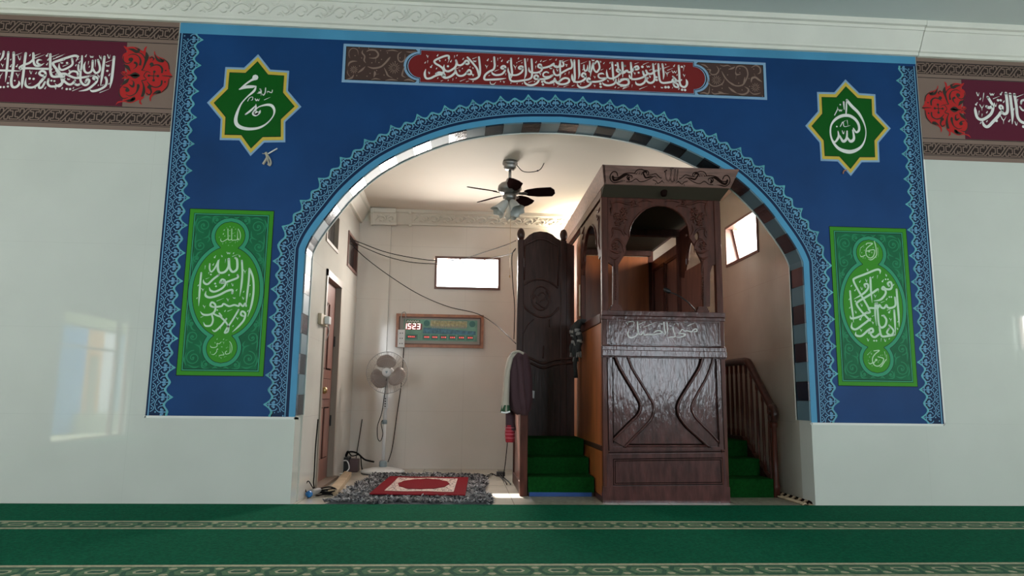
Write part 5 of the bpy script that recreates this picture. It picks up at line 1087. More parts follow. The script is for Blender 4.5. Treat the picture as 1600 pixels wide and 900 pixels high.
# ================================================================== clothes hung on the guard post and the pulpit rail
def drape(mb, secs, mm, n=28, rip=.10, k=7, ph=0., thick=True):
    """hanging cloth: secs of (x, y, z, half width, half depth); rippled tube open at the foot"""
    vs = []; N = len(secs)
    for i, (x, y, z, a, b) in enumerate(secs):
        for j in range(n):
            t = 2*PI*j/n; f = 1+rip*(i/(N-1))*math.sin(k*t+ph+i*.25)
            vs.append((x+a*f*math.cos(t), y+b*f*math.sin(t), z+.006*math.sin(3*t+ph)*(i/(N-1))))
    fs = [(i*n+j, i*n+(j+1) % n, (i+1)*n+(j+1) % n, (i+1)*n+j) for i in range(N-1) for j in range(n)]
    fs.append(tuple(range(n))[::-1]); fs.append(tuple((N-1)*n+j for j in range(n)))
    mb.add(vs, fs, mm, True)
def secpx(L, Y):
    out = []
    for y, xl, xr, dep in L:
        a = onY(xl, y, Y); b = onY(xr, y, Y); out.append(((a.x+b.x)/2, Y, (a.z+b.z)/2, (b.x-a.x)/2, dep))
    return out
YG = .50
jk = thing('jacket', 'dark maroon jacket with beige lining draped over the stair guard post', 'jacket', (LXL, YG, .75))
m = MB(); drape(m, secpx([(549, 803, 818, .03), (553, 797, 823, .06), (562, 794, 827, .07), (580, 792, 830, .075), (600, 793, 831, .078), (622, 795, 831, .08), (640, 799, 829, .08), (647, 806, 822, .07)], YG), M_CLOTHM, 36, .09, 8); m.build('body', jk)
m = MB(); drape(m, secpx([(556, 806, 817, .03), (580, 808, 818, .04), (605, 810, 820, .045), (630, 812, 823, .045), (648, 815, 824, .03)], YG-.065), M_CLOTHM, 24, .14, 5, 1.); m.build('sleeve', jk)
m = MB(); drape(m, secpx([(550, 800, 812, .04), (560, 793, 803, .05), (580, 788, 798, .05), (605, 786, 796, .05), (630, 784, 795, .055), (643, 783, 796, .06)], YG-.02), M_CLOTHB, 24, .12, 6, 2.); m.build('lining', jk)
m = MB(); drape(m, secpx([(633, 784, 796, .056), (644, 782, 797, .062)], YG-.021), mat('dark_green_hem', (.02, .07, .03), .8), 24, .12, 6, 2.); m.build('green_hem', jk)
m = MB(); m.tube(curve3([onY(783, 644, YG-.09), onY(790, 645, YG-.09), onY(797, 643, YG-.09)], 3), .007, M_PAPER, 6); m.build('white_edge', jk); m = MB(); m.tube(curve3([onY(796, 562, YG-.05), onY(801, 552, YG-.06), onY(810, 549, YG-.06), onY(818, 553, YG-.05)], 4), .010, M_CLOTHB, 6); m.build('white_piping', jk)
sg = thing('sarong', 'red and black checked cloth hanging below the jacket on the stair guard', 'cloth', (.44, .62, .5))
m = MB(); S0 = secpx([(600, 791, 804, .03), (630, 790, 803, .04), (660, 790, 804, .045), (672, 790, 805, .045)], .60); drape(m, S0, M_CLOTHM, 26, .14, 5, .6); m.build('dark_part', sg)
m = MB(); S1 = secpx([(664, 790, 803, .047), (678, 789, 803, .049), (690, 790, 803, .05)], .60); drape(m, S1, M_CLOTHR, 26, .14, 5, .8)
sr = m.build('red_end', sg)
m = MB()
for z, w in ((668, .004), (673, .003), (678, .004), (684, .003)):
    q = secpx([(z, 789, 804, .052)], .60)[0]; m.tube([(q[0]+q[3]*1.02*math.cos(2*PI*j/24)*(1+.12*math.sin(5*2*PI*j/24+.9)), q[1]+q[4]*1.05*math.sin(2*PI*j/24)*(1+.12*math.sin(5*2*PI*j/24+.9)), q[2]) for j in range(24)], w*.7, mat('pink_check_line', (.55, .16, .2), .8), 5, closed=True)
m.build('check_stripe', sr)
YS = 1.0; xs = PX0-.012
sc = thing('scarf', 'black and grey tasselled scarf hung over the pulpit side rail', 'scarf', (xs-.03, YS, 1.2))
def strand(y0, a, b, w, mm, dx): 
    mb = MB(); n = 10
    pts = [(xs+.012, y0, 1.478), (xs-.030, y0, 1.482), (xs-.046-dx, y0, 1.45)] + [(xs-.05-dx-.012*math.sin(i*.9), y0+(b-y0)*i/n, 1.45-(1.45-a)*i/n) for i in range(1, n+1)]
    mb.tube(curve3(pts, 3), [w*(.75+.25*min(1, i/12)) for i in range((len(pts)-1)*3+1)], mm, 10)
    return mb, pts[-1]
for i, (y0, a, b, w, mm) in enumerate(((.93, 1.20, .90, .026, M_CLOTHK), (1.02, 1.17, 1.05, .030, M_CLOTHK), (1.12, 1.22, 1.19, .028, M_CLOTHK), (.96, 1.02, .97, .018, M_CLOTHK))):
    mb, e = strand(y0, a, b, w, mm, .006*i); o = mb.build('fold', sc)
    mb = MB()
    for j in range(7): t = 2*PI*j/7; mb.tube([(e[0]+w*.6*math.cos(t), e[1]+w*.6*math.sin(t), e[2]+.008), (e[0]+w*.9*math.cos(t), e[1]+w*.9*math.sin(t), e[2]-.05)], .005, M_CLOTHW if i < 3 else M_CLOTHK, 5)
    mb.build('tassel', o)
    if i < 3:
        for s in (.22, .34, .62): mb = MB(); zz_ = 1.45-(1.45-a)*s; yy = y0+(b-y0)*s; mb.tube([(xs-.052-.006*i-.012*math.sin(s*9), yy, zz_+.014), (xs-.052-.006*i-.012*math.sin(s*9.), yy, zz_-.014)], w*1.06, M_CLOTHW, 10); mb.build('grey_band', o)

# ================================================================== ceiling fan
fy_ = .95; p = onY(797, 258, fy_); fxc = p.x; fzc = nceil(fy_)
fan = thing('ceiling_fan', 'grey ceiling fan with dark brown blades and three glass lamp shades', 'ceiling fan', (fxc, fy_, fzc))
zh = onY(797, 297, fy_).z
m = MB(); m.lathe([(.068, 0), (.072, -.02), (.070, -.035), (.055, -.045), (.060, -.06), (.045, -.08), (.02, -.085)], (fxc, fy_, fzc), M_STEEL, 24); m.build('canopy', fan)
m = MB(); m.lathe([(.013, -.08), (.013, zh-fzc+.09)], (fxc, fy_, fzc), M_STEEL, 12); m.build('downrod', fan)
m = MB(); m.lathe([(.016, .115), (.030, .105), (.042, .075), (.085, .060), (.108, .035), (.112, .005), (.098, -.025), (.060, -.040), (.0, -.042)], (fxc, fy_, zh), M_STEEL, 28); m.build('motor_housing', fan)
m = MB(); m.lathe([(.050, -.038), (.062, -.052), (.062, -.085), (.045, -.10), (.03, -.11), (0, -.112)], (fxc, fy_, zh), M_STEEL, 24); lk = m.build('light_kit', fan)
bl = MB(); L0, L1 = .14, .42
out = [(L0, -.028), (L0+.03, -.045), (L0+.12, -.064), (L1-.03, -.066), (L1, -.026), (L1, .026), (L1-.03, .066), (L0+.12, .064), (L0+.03, .045), (L0, .028)]
bl.prism(out, lambda a, b, d: (a, b, d), 0, .007, M_BLADE)
b0 = bl.build('blade', fan)
ar = MB(); ar.prism([(.085, -.012), (.15, -.022), (.17, 0), (.15, .022), (.085, .012)], lambda a, b, d: (a, b, d), -.006, .0, M_STEEL); a0 = ar.build('blade_arm', b0)
for i in range(5):
    o = b0 if i == 0 else b0.copy()
    if i: COL.objects.link(o); o.parent = fan; c = a0.copy(); COL.objects.link(c); c.parent = o
    o.location = (0, 0, zh-fzc-.035)
    o.rotation_euler = (Matrix.Rotation(math.radians(58+72*i), 3, 'Z') @ Matrix.Rotation(math.radians(-20), 3, 'X')).to_euler()
for v in b0.data.vertices: v.co += Vector((fxc, fy_, fzc))
for v in a0.data.vertices: v.co += Vector((fxc, fy_, fzc))
for i, th in enumerate((198, 305, 75)):
    th = math.radians(th); d = Vector((math.cos(th)*.62, math.sin(th)*.62, -.78)); q = d.to_track_quat('Z', 'Y').to_matrix()
    m = MB(); c = Vector((fxc, fy_, zh-.075))+d*.045; rr = []
    prof = [(.022, 0), (.030, .012), (.038, .035), (.045, .075), (.054, .115), (.072, .145)]
    vs = []; n = 24
    for r, z in prof + [(r-.003, z) for r, z in prof[::-1]]:
        for k in range(n):
            t = 2*PI*k/n; e = r*(1+(.07*math.cos(6*t) if z > .13 else 0)); vs.append(c+q @ Vector((e*math.cos(t), e*math.sin(t), z+(.009*math.cos(6*t) if z > .13 else 0))))
    NN = len(prof)*2
    m.add(vs, [(a*n+k, a*n+(k+1) % n, (a+1)*n+(k+1) % n, (a+1)*n+k) for a in range(NN-1) for k in range(n)], M_FROST, True); s = m.build('lamp_shade', lk)
    m = MB(); m.lathe([(.014, -.045), (.017, -.01), (.022, 0), (.022, .012), (0, .013)], c, M_STEEL, 12, q); m.build('socket', lk)
m = MB(); e = onY(797, 434, fy_); m.tube([(fxc+.01, fy_-.03, zh-.10), (fxc+.008, fy_-.03, e.z+.02)], .0016, M_BRASS, 5); m.lathe([(.0, .02), (.005, .015), (.006, 0), (0, -.008)], (fxc+.008, fy_-.03, e.z), M_BRASS, 8); m.build('pull_chain', fan)
m = MB(); m.tube(curve3([(fxc+.065, fy_, fzc-.035), (fxc+.12, fy_, fzc-.09), (fxc+.2, fy_, fzc-.095), (fxc+.28, fy_, fzc-.07), (fxc+.32, fy_+.01, fzc-.002)], 6), .004, M_WIRE, 6); m.ellip((fxc+.26, fy_, fzc-.08), .010, .008, .008, M_BLKP); m.build('cable', fan)

# ================================================================== pedestal fan
gx, gy = onZ(598, 737, .02).x, 2.12
gx = onY(598, 735, gy).x
pf = thing('pedestal_fan', 'white standing fan with round wire cage in the left corner', 'fan', (gx, gy, 0))
m = MB(); m.lathe([(.0, .012), (.215, .012), (.222, .02), (.222, .03), (.20, .042), (.12, .058), (.05, .068), (0, .07)], (gx, gy, 0), M_WPLAST, 36); m.lathe([(.20, .0), (.218, .003), (.218, .013), (.2, .016)], (gx, gy, 0), M_BLKP, 36); m.build('base', pf)
hc = onY(605, 582, gy-.10); zc2 = hc.z
m = MB(); m.lathe([(.036, .06), (.040, .075), (.040, .115), (.03, .13)], (gx, gy, 0), M_GREYP, 18); m.lathe([(.018, .12), (.018, .52)], (gx, gy, 0), M_WPLAST, 14); m.build('lower_pole', pf)
m = MB(); m.lathe([(.026, .50), (.026, .535), (.016, .545)], (gx, gy, 0), M_GREYP, 16); m.build('height_collar', pf)
m = MB(); m.tube([(gx, gy, .52), (gx+.004, gy, .72), (gx+.008, gy, .78)], [.019, .024, .03], M_WPLAST, 12); m.box(gx-.026, gx+.03, gy-.03, gy+.02, .66, .80, M_WPLAST); m.build('control_column', pf, bevel=.006)
m = MB()
for i in range(4): m.lathe([(.007, 0), (.007, .01), (0, .011)], (gx+.002, gy-.03, .68+i*.026), M_BLKP, 8, Matrix(((1,0,0),(0,0,-1),(0,1,0))))
m.build('switch_buttons', pf)
AX = Matrix(((1,0,0),(0,0,-1),(0,1,0)))          # local z -> -y (towards the hall)
hx = hc.x
m = MB(); m.lathe([(.0, -.20), (.05, -.19), (.062, -.15), (.062, -.08), (.05, -.05), (0, -.05)], (hx, gy-.10, zc2), M_WPLAST, 18, AX); m.tube([(gx+.008, gy, .78), (gx+.006, gy, zc2-.04)], .02, M_WPLAST, 10); m.build('motor', pf)
cg = MB(); Rg = .212
def ring(r, off, w=.0022): cg.tube([(hx+r*math.cos(2*PI*i/48), gy-.10-off, zc2+r*math.sin(2*PI*i/48)) for i in range(48)], w, M_WIREG, 5, closed=True)
ring(Rg, .0, .0042); ring(Rg, -.012, .003); ring(.14, .045, .0016); ring(.06, .06, .0016); ring(.15, -.06, .0014)
for i in range(60):
    t = 2*PI*i/60; cg.tube([(hx+r*math.cos(t+.25*(1-r/Rg)), gy-.10-o_, zc2+r*math.sin(t+.25*(1-r/Rg))) for r, o_ in ((.045, .062), (.10, .056), (.16, .040), (Rg, 0))], .0013, M_WIREG, 4, caps=False)
for i in range(36):
    t = 2*PI*i/36; cg.tube([(hx+r*math.cos(t), gy-.10+o_, zc2+r*math.sin(t)) for r, o_ in ((.05, .07), (.15, .06), (Rg, .0))], .0013, M_WIREG, 4, caps=False)
cg.build('cage', pf)
m = MB(); m.lathe([(.045, .050), (.048, .058), (.044, .068), (.02, .072), (0, .073)], (hx, gy-.10, zc2), M_WPLAST, 20, AX); cp = m.build('hub_cap', pf)
m = MB(); m.prism([(hx-.012, zc2+.012), (hx+.014, zc2+.014), (hx+.010, zc2-.002), (hx-.002, zc2-.016)], lambda a, b, d: (a, gy-.10-d, b), .073, .0745, M_GREYP); m.build('badge', cp)
pb_ = MB(); n = 12
vs = []; 
for i in range(n+1):
    r = .04+(.185-.04)*i/n; half = .92*math.sin(PI*min(1, (i+1.2)/(n+1.6)))**.6 if i < n else .25
    for j in range(7):
        s = -1+2*j/6; vs.append((r*math.cos(s*half+.25*i/n), .028*s*(.4+.6*i/n), r*math.sin(s*half+.25*i/n)))
pb_.add(vs, [(i*7+j, i*7+j+1, (i+1)*7+j+1, (i+1)*7+j) for i in range(n) for j in range(6)], M_FANBL, True)
pr = MB(); pr.add([(v[0]+hx, v[1]+gy-.10, v[2]+zc2) for v in vs], pb_.f, M_FANBL, True)
blade = MB(); blade.add([(v[0]+gx, v[1]+gy, v[2]) for v in vs], pb_.f, M_FANBL, True); blade = blade.build('blade', pf)
sd = blade.modifiers.new('thickness', 'SOLIDIFY'); sd.thickness = .003
for i in range(3):
    o = blade if i == 0 else blade.copy()
    if i: COL.objects.link(o); o.parent = pf
    o.location = (hx-gx, -.085, zc2); o.rotation_euler = (0, math.radians(-88+120*i), 0)
# its cord, looped down the pole
m = MB(); m.tube(curve3([(hx-.01, gy-.06, zc2-.06), (gx-.012, gy-.055, .74), (gx-.03, gy-.06, .60), (gx-.065, gy-.05, .48), (gx-.06, gy-.04, .36), (gx-.03, gy-.04, .33), (gx-.01, gy-.04, .40), (gx-.03, gy-.035, .50), (gx-.02, gy-.03, .54)], 6), .004, M_WIRE, 6); m.build('power_cord', pf)

# ================================================================== digital prayer clock and power strip
ck = thing('prayer_clock', 'framed digital prayer-time clock with red figures on the back wall', 'clock', (-.26, BY, 1.5))
Cc = crop(550, 470, 5.2957, BY-.03)
a = Cc(368, 113); b_ = Cc(1085, 394); X0, X1, Z0, Z1 = a[0], b_[0], b_[1], (a[1]+Cc(1085, 113)[1])/2
fc = lambda a, b, d: (a, BY-d, b)
m = MB(); frame4(m, fc, X0, X1, Z0, Z1, .030, 0, .045, M_COPFR); frame4(m, fc, X0+.028, X1-.028, Z0+.028, Z1-.028, .014, .0, .036, mat('frame_dark_slip', (.12, .04, .02), .4)); m.build('frame', ck, bevel=.005)
m = MB(); m.box(X0+.03, X1-.03, BY-.028, BY-.002, Z0+.03, Z1-.03, mat('clock_grey_board', (.33, .29, .26), .6))
U0, U1, W0, W1 = X0+.085, X1-.07, Z0+.075, Z1-.06
m.prism([(U0, W0), (U1, W0), (U1, W1), (U0, W1)], fc, .028, .030, mat('clock_green_print', (.15, .33, .24), .5, var=.25, var_scale=9)); face = m.build('face', ck)
uw = U1-U0; wh = W1-W0; fp = lambda u, v: (U0+u*uw, W0+v*wh)
m = MB(); 
m.prism([fp(.26, .34), fp(.98, .30), fp(.98, .48), fp(.86, .50), fp(.6, .56), fp(.4, .60), fp(.27, .62)], fc, .03, .0304, mat('clock_blue_bay', (.05, .17, .25), .5, var=.5, var_scale=30)); m.prism([fp(.36, .68), fp(.86, .66), fp(.86, .95), fp(.36, .97)], fc, .03, .0304, mat('clock_ochre_band', (.42, .37, .21), .5, var=.4, var_scale=40))
for i in range(16):
    u = .38+.03*i; m.prism([fp(u, .60), fp(u+.02, .60), fp(u+.02, .66+.03*(i % 3)), fp(u, .66)], fc, .0304, .0307, mat('clock_roofs', (.35, .28, .24), .6))
for u in (.31, .93): m.disc(fp(u, .82), .035, fc, .0306, mat('clock_teal_rosette', (.03, .16, .14), .5), 14)
for i in range(11): m.ribbon([fp(.38+i*.043, .80), fp(.395+i*.043, .88), fp(.41+i*.043, .78)], .006, fc, .0308, mat('clock_gold_script', (.45, .36, .10), .5), '')
m.prism([fp(.02, .78), fp(.22, .80), fp(.22, .97), fp(.02, .97)], fc, .03, .0304, mat('clock_script_ground', (.10, .16, .08), .5)); 
for i in range(5): m.ribbon([fp(.04+i*.034, .84), fp(.055+i*.034, .93), fp(.07+i*.034, .86)], .008, fc, .0308, M_WHITE, '')
m.build('printed_picture', face)
SEG = {'1': 'bc', '5': 'afgcd', '2': 'abged', '3': 'abgcd', '0': 'abcdef', '4': 'fgbc', '8': 'abcdefg', '7': 'abc', '9': 'abfgcd', '6': 'afgedc'}
M_LED = mat('red_led', (.4, .02, .02), .4, emit=(1, .12, .10), emit_s=1.3); M_LEDW = mat('bright_red_led', (.8, .3, .3), .4, emit=(1, .6, .56), emit_s=2.6)
def digit(mb, ch, x, z, w, h, mm, d, t):
    s = {'a': (0, 1, 1, 1), 'g': (0, .5, 1, .5), 'd': (0, 0, 1, 0), 'f': (0, .5, 0, 1), 'e': (0, 0, 0, .5), 'b': (1, .5, 1, 1), 'c': (1, 0, 1, .5)}
    for k in SEG[ch]: p0 = (x+s[k][0]*w+s[k][1]*h*.06, z+s[k][1]*h); p1 = (x+s[k][2]*w+s[k][3]*h*.06, z+s[k][3]*h); mb.ribbon([p0, p1], t, fc, d, mm, '')
m = MB(); m.prism([fp(.02, .50), fp(.25, .50), fp(.25, .79), fp(.02, .79)], fc, .0304, .0309, mat('clock_red_window', (.20, .02, .02), .3))
for ch, u in (('1', .005), ('5', .06), ('2', .125), ('3', .185)):
    x, z = fp(u, .55); digit(m, ch, x, z, .026, .055, M_LEDW, .0314, .009)
for v in (.60, .70): m.disc(fp(.113, v), .004, fc, .0314, M_LEDW, 8)
m.build('time_display', face)
for i, (u, tx) in enumerate(((.04, '1205'), (.26, '043'), (.37, '120'), (.49, '152'), (.61, '181'), (.73, '192'), (.85, '045'))):
    w_ = .155 if i == 0 else .10; m = MB(); m.prism([fp(u, .06), fp(u+w_, .06), fp(u+w_, .29), fp(u, .29)], fc, .0304, .0309, M_SCROLL if False else mat('clock_window_rim', (.04, .20, .15), .5)); m.prism([fp(u+.015, .11), fp(u+w_-.015, .11), fp(u+w_-.015, .24), fp(u+.015, .24)], fc, .0309, .0312, mat('clock_window_dark', (.10, .03, .03), .3))
    for j in range(len(tx)): x, z = fp(u+.032+j*(.024), .175); m.disc((x, z), .0065, fc, .0316, M_LED, 8, .0085)
    m.build('small_display', face)
m = MB(); m.box(X0+.02, X1-.02, BY-.034, BY-.0322, Z0+.02, Z1-.02, M_GLASS); m.build('glass_front', ck)
st_ = thing('power_strip', 'white power strip hanging over the left end of the prayer clock', 'power strip', (-.70, BY-.06, 1.4))
a = PW(622, 515, BY-.06); b_ = PW(632, 543, BY-.06)
m = MB(); m.box(a[0], b_[0], BY-.075, BY-.047, b_[1], a[1], M_WPLAST); m.build('body', st_, bevel=.005); m = MB()
for i in range(3):
    zq = a[1]-.04-i*.058
    for s in (-1, 1): m.lathe([(.006, 0), (.006, .002), (0, .0022)], ((a[0]+b_[0])/2+s*.012, BY-.0752, zq), M_BLKP, 8, AX)
m.build('socket_holes', st_)
m = MB(); xc = (a[0]+b_[0])/2
m.tube(curve3([(xc-.005, BY-.06, a[1]), (xc-.01, BY-.05, a[1]+.16), (xc+.02, BY-.05, a[1]+.20), (xc+.04, BY-.05, a[1]+.16), (xc+.035, BY-.042, Z0+.1)], 6), .005, M_WIREG, 6)
m.build('top_cord', st_)
m = MB(); pts = [Vector((xc+.03, BY-.05, b_[1])), onY(630, 560, BY-.03), onY(627, 600, BY-.03), onY(620, 650, BY-.03), onY(613, 700, BY-.03), onY(606, 722, BY-.05)]
m.tube(curve3(pts, 5), .0045, M_WIRE, 6); m.build('power_cord', st_)

# ================================================================== wires strung across the niche
def wire(label, pts, r, mm=M_WIRE):
    m = MB(); q = curve3(pts, 8); m.tube(q, r, mm, 6); return tag(m.build('cable', loc=tuple(q[0])), label, 'cable')
v0 = Vector((LX+.012, 2.0, 2.40)); s = onX(548, 374, LX+.012)
w0 = onX(547, 373, LX+.012)
wire('upper black cable sagging from left vent to the back window', [w0, onY(565, 380, 2.25), onY(600, 393, 2.35), onY(640, 402, 2.45), onY(680, 407, 2.55), onY(720, 405, 2.50), onY(760, 393, 2.1), onY(790, 383, 1.7), onY(806, 376, 1.435)], .0045)
wire('lower black cable looping along the top of the back window', [onX(548, 376, LX+.012), onY(570, 387, 2.25), onY(605, 401, 2.35), onY(645, 410, 2.45), onY(690, 412, 2.56), onY(740, 409, 2.52), onY(775, 402, 2.2), onY(797, 397, 1.7), onY(805, 390, 1.44)], .0045)
wire('black cable slanting from left vent past the clock to the dark board', [onX(549, 381, LX+.012), onY(570, 402, 2.25), onY(610, 432, 2.4), onY(655, 460, 2.5), onY(700, 479, 2.54), onY(745, 490, 2.52), onY(775, 508, 2.2), onY(806, 537, 1.435)], .0045)
wire('cable running down the left edge of the dark board', [onY(806, 388, 1.42), onY(800, 400, 1.45), onY(801, 440, 1.45), onY(804, 480, 1.45), onY(803, 530, 1.45)], .0045)
wire('thin cord hanging behind the stair guard to the floor', [onY(793, 690, 1.3), onY(791, 710, 1.3), onY(789, 728, 1.32), onZ(786, 747, .006)], .004)
wire('thin cord hanging in the left corner above the adapter', [onY(566, 655, BY-.045), onY(562, 680, BY-.045), onY(558, 705, BY-.06), onY(556, 720, 2.45), onZ(556, 735, .005)], .004)
wire('thick black cable running down beside the door to the floor', [onX(497, 655, LX+.012), onX(493, 700, LX+.012), onX(491, 740, LX+.012), onX(490, 755, LX+.014), onZ(492, 768, .01)], .0055)

# ================================================================== rugs
sh = thing('shag_rug', 'grey shaggy rug lying on the niche floor', 'rug', (-.35, .95, 0))
rx0, rx1, ry0, ry1 = -.99, .225, .02, 1.86
def shag_z(u, v): return .024+.010*math.sin(23*u+5*math.sin(9*v))*math.sin(31*v+3*math.cos(13*u))+.006*math.sin(61*u+47*v)
def lean(u, v): return (rx0+(rx1-rx0)*u+.16*v*(1-u)*.9+.03*math.sin(11*v)*(1 if u > .5 else .6), ry0+(ry1-ry0)*v+.015*math.sin(17*u))
m = MB(); nu, nv = 90, 90
vs = []
for i in range(nu+1):
    for j in range(nv+1):
        u, v = i/nu, j/nv; x, y = lean(u, v); e = min(u, 1-u, v, 1-v); vs.append((x, y, .004+(shag_z(u, v)-.004)*min(1, e*30)))
m.add(vs, [(i*(nv+1)+j, (i+1)*(nv+1)+j, (i+1)*(nv+1)+j+1, i*(nv+1)+j+1) for i in range(nu) for j in range(nv)], M_SHAG, True); m.build('backing', sh)
m = MB(); R = random.Random(3)
for i in range(9000):
    u, v = R.random(), R.random()
    if .22 < u < .86 and .14 < v < .78: continue
    if R.random() < .15: v = R.choice((R.random()*.02, 1-R.random()*.02))
    x, y = lean(u, v); z = shag_z(u, v)-.008; h = .010+.018*R.random(); a = R.random()*2*PI; l = .02+.035*R.random(); w = .005+.005*R.random()
    dx, dy = math.cos(a)*l, math.sin(a)*l; nx, ny = -math.sin(a)*w, math.cos(a)*w; mm = M_SHAGL if math.sin(9*u+14*v+3*math.sin(21*v))*.6+R.random()-.5 > .25 else (M_SHAGD if R.random() < .55 else M_SHAG)
    m.add([(x-nx, y-ny, z), (x+nx, y+ny, z), (x+dx*.6+nx*.8, y+dy*.6+ny*.8, z+h*.8), (x+dx*.6-nx*.8, y+dy*.6-ny*.8, z+h*.8), (x+dx, y+dy, z+h)], [(0, 1, 2, 3), (3, 2, 4)], mm)
o = m.build('pile', sh); o['kind'] = 'stuff'
zc3 = .047; cs = [onZ(577, 771, zc3), onZ(727, 773, zc3), onZ(732, 745.5, zc3), onZ(609, 744, zc3)]
pm = thing('prayer_mat', 'red prayer mat with cream patterned centre on the grey shaggy rug', 'prayer mat', tuple((cs[0]+cs[2])/2))
def bl_(u, v): a = cs[0].lerp(cs[1], u); b = cs[3].lerp(cs[2], u); return a.lerp(b, v)
def mp_(u, v, d): p = bl_(u, v); return (p.x, p.y, p.z+d+.002*math.sin(14*u)*math.sin(9*v))
m = MB(); n = 14
top = [mp_(i/n, j/n, 0) for i in range(n+1) for j in range(n+1)]; bot = [(x, y, z-.007) for x, y, z in top]
m.add(top, [(i*(n+1)+j, (i+1)*(n+1)+j, (i+1)*(n+1)+j+1, i*(n+1)+j+1) for i in range(n) for j in range(n)], M_MATRED, True)
ed = [i*(n+1) for i in range(n+1)] + [n*(n+1)+j for j in range(1, n+1)] + [i*(n+1)+n for i in range(n-1, -1, -1)] + [j for j in range(n-1, 0, -1)]
m.add([top[k] for k in ed] + [bot[k] for k in ed], [(k, (k+1) % len(ed), len(ed)+(k+1) % len(ed), len(ed)+k) for k in range(len(ed))], M_MATRED); m.build('red_ground', pm)
def sub(poly, k=6):
    out = []
    for (a, b), (c, d) in zip(poly, poly[1:]+poly[:1]): out += [(a+(c-a)*i/k, b+(d-b)*i/k) for i in range(k)]
    return out
pf2 = lambda a, b, d: mp_(a, b, d)
m = MB()
def matpoly(u0, u1, v0, v1, d, mm, hole=None):
    k = 12; g = [[mp_(u0+(u1-u0)*i/k, v0+(v1-v0)*j/k, d) for j in range(k+1)] for i in range(k+1)]
    m.add([p for r in g for p in r], [(i*(k+1)+j, (i+1)*(k+1)+j, (i+1)*(k+1)+j+1, i*(k+1)+j+1) for i in range(k) for j in range(k)], mm, True)
matpoly(.13, .87, .12, .88, .0035, M_MATCRM)
m.build('cream_border', pm); m = MB()
R = random.Random(5); M_MATDK = mat('prayer_mat_dark_motif', (.10, .05, .05), .9)
for i in range(150):
    t = R.random(); s_ = R.choice('lrtb'); e = R.random()*.10
    u, v = {'l': (.15+e, .14+t*.72), 'r': (.85-e, .14+t*.72), 't': (.15+t*.7, .86-e*1.1), 'b': (.15+t*.7, .14+e)}[s_]
    m.ribbon([(u, v), (u+.012*R.uniform(-1, 1), v+.02), (u+.02*R.uniform(-1, 1), v+.03*R.uniform(-1, 1))], .007, pf2, .005, M_MATDK, '', caps=False)
m.build('dark_motif', pm); m = MB()
md = [(.5+.29*math.cos(t)*(1+.03*math.cos(12*t)), .50+.29*math.sin(t)*(1+.04*math.cos(12*t))) for t in [2*PI*i/48 for i in range(48)]]
m.prism(md, pf2, .0045, .0090, M_MATRED); m.build('red_medallion', pm)

# ================================================================== small things on the floor and walls
# wooden plank along the door sill
m = MB(); q = [onZ(512, 774, 0), onZ(527, 776, 0), onZ(549, 745, 0), onZ(538, 743, 0)]
h1 = .045
m.add([(p.x, p.y, 0) for p in q] + [(p.x, p.y, h1) for p in q], [(0, 3, 2, 1), (4, 5, 6, 7), (0, 1, 5, 4), (1, 2, 6, 5), (2, 3, 7, 6), (3, 0, 4, 7)], M_CARD)
c = sum((Vector(p) for p in q), Vector())/4
tag(m.build('wooden_plank', loc=(c.x, c.y, 0), bevel=.004), 'pale wooden plank lying along the foot of the left niche wall', 'plank')
m = MB(); m.box(LX-.06, LX+.05, DO[0]-.03, DO[1]+.05, 0, .03, mat('brown_door_sill', (.17, .12, .09), .6)); struct(m.build('trim_7', bevel=.004))
# adapter box with cords
c = onY(547, 737, 2.30); ad = thing('power_adapter', 'black power box with tangled cords beside the standing fan', 'power supply', (c.x, 2.30, 0))
m = MB(); m.box(c.x-.075, c.x-.01, 2.22, 2.40, 0, .15, M_BLKP); m.build('box', ad, bevel=.006)
m = MB(); m.box(c.x-.005, c.x+.085, 2.24, 2.38, 0, .13, mat('dark_red_grey_box', (.09, .05, .055), .5)); m.build('transformer', ad, bevel=.006)
m = MB(); m.box(c.x-.16, c.x-.08, 2.20, 2.27, .085, .12, M_WPLAST); m.build('plug', ad, bevel=.006)
m = MB(); R = random.Random(2)
m.tube(curve3([(c.x-.05, 2.3, .15), (c.x-.02, 2.3, .20), (c.x+.06, 2.3, .19), (c.x+.14, 2.28, .13), (c.x+.2, 2.2, .12), (c.x+.26, 2.15, .115)], 6), .009, M_WIRE, 6)
m.tube(curve3([(c.x-.06, 2.3, .15), (c.x-.03, 2.28, .21), (c.x+.01, 2.3, .16), (c.x+.1, 2.25, .17), (c.x+.13, 2.2, .06), (c.x+.15, 2.18, .01)], 6), .006, M_WIRE, 6); m.build('black_cord', ad)
m = MB(); m.tube(curve3([(c.x-.09, 2.22, .11), (c.x-.02, 2.18, .12), (c.x+.01, 2.16, .05), (c.x-.02, 2.1, .01), (c.x-.06, 2.0, .01), (c.x-.12, 2.02, .01), (c.x-.16, 2.16, .06)], 6), .006, M_PAPER, 6); m.build('white_cord', ad)
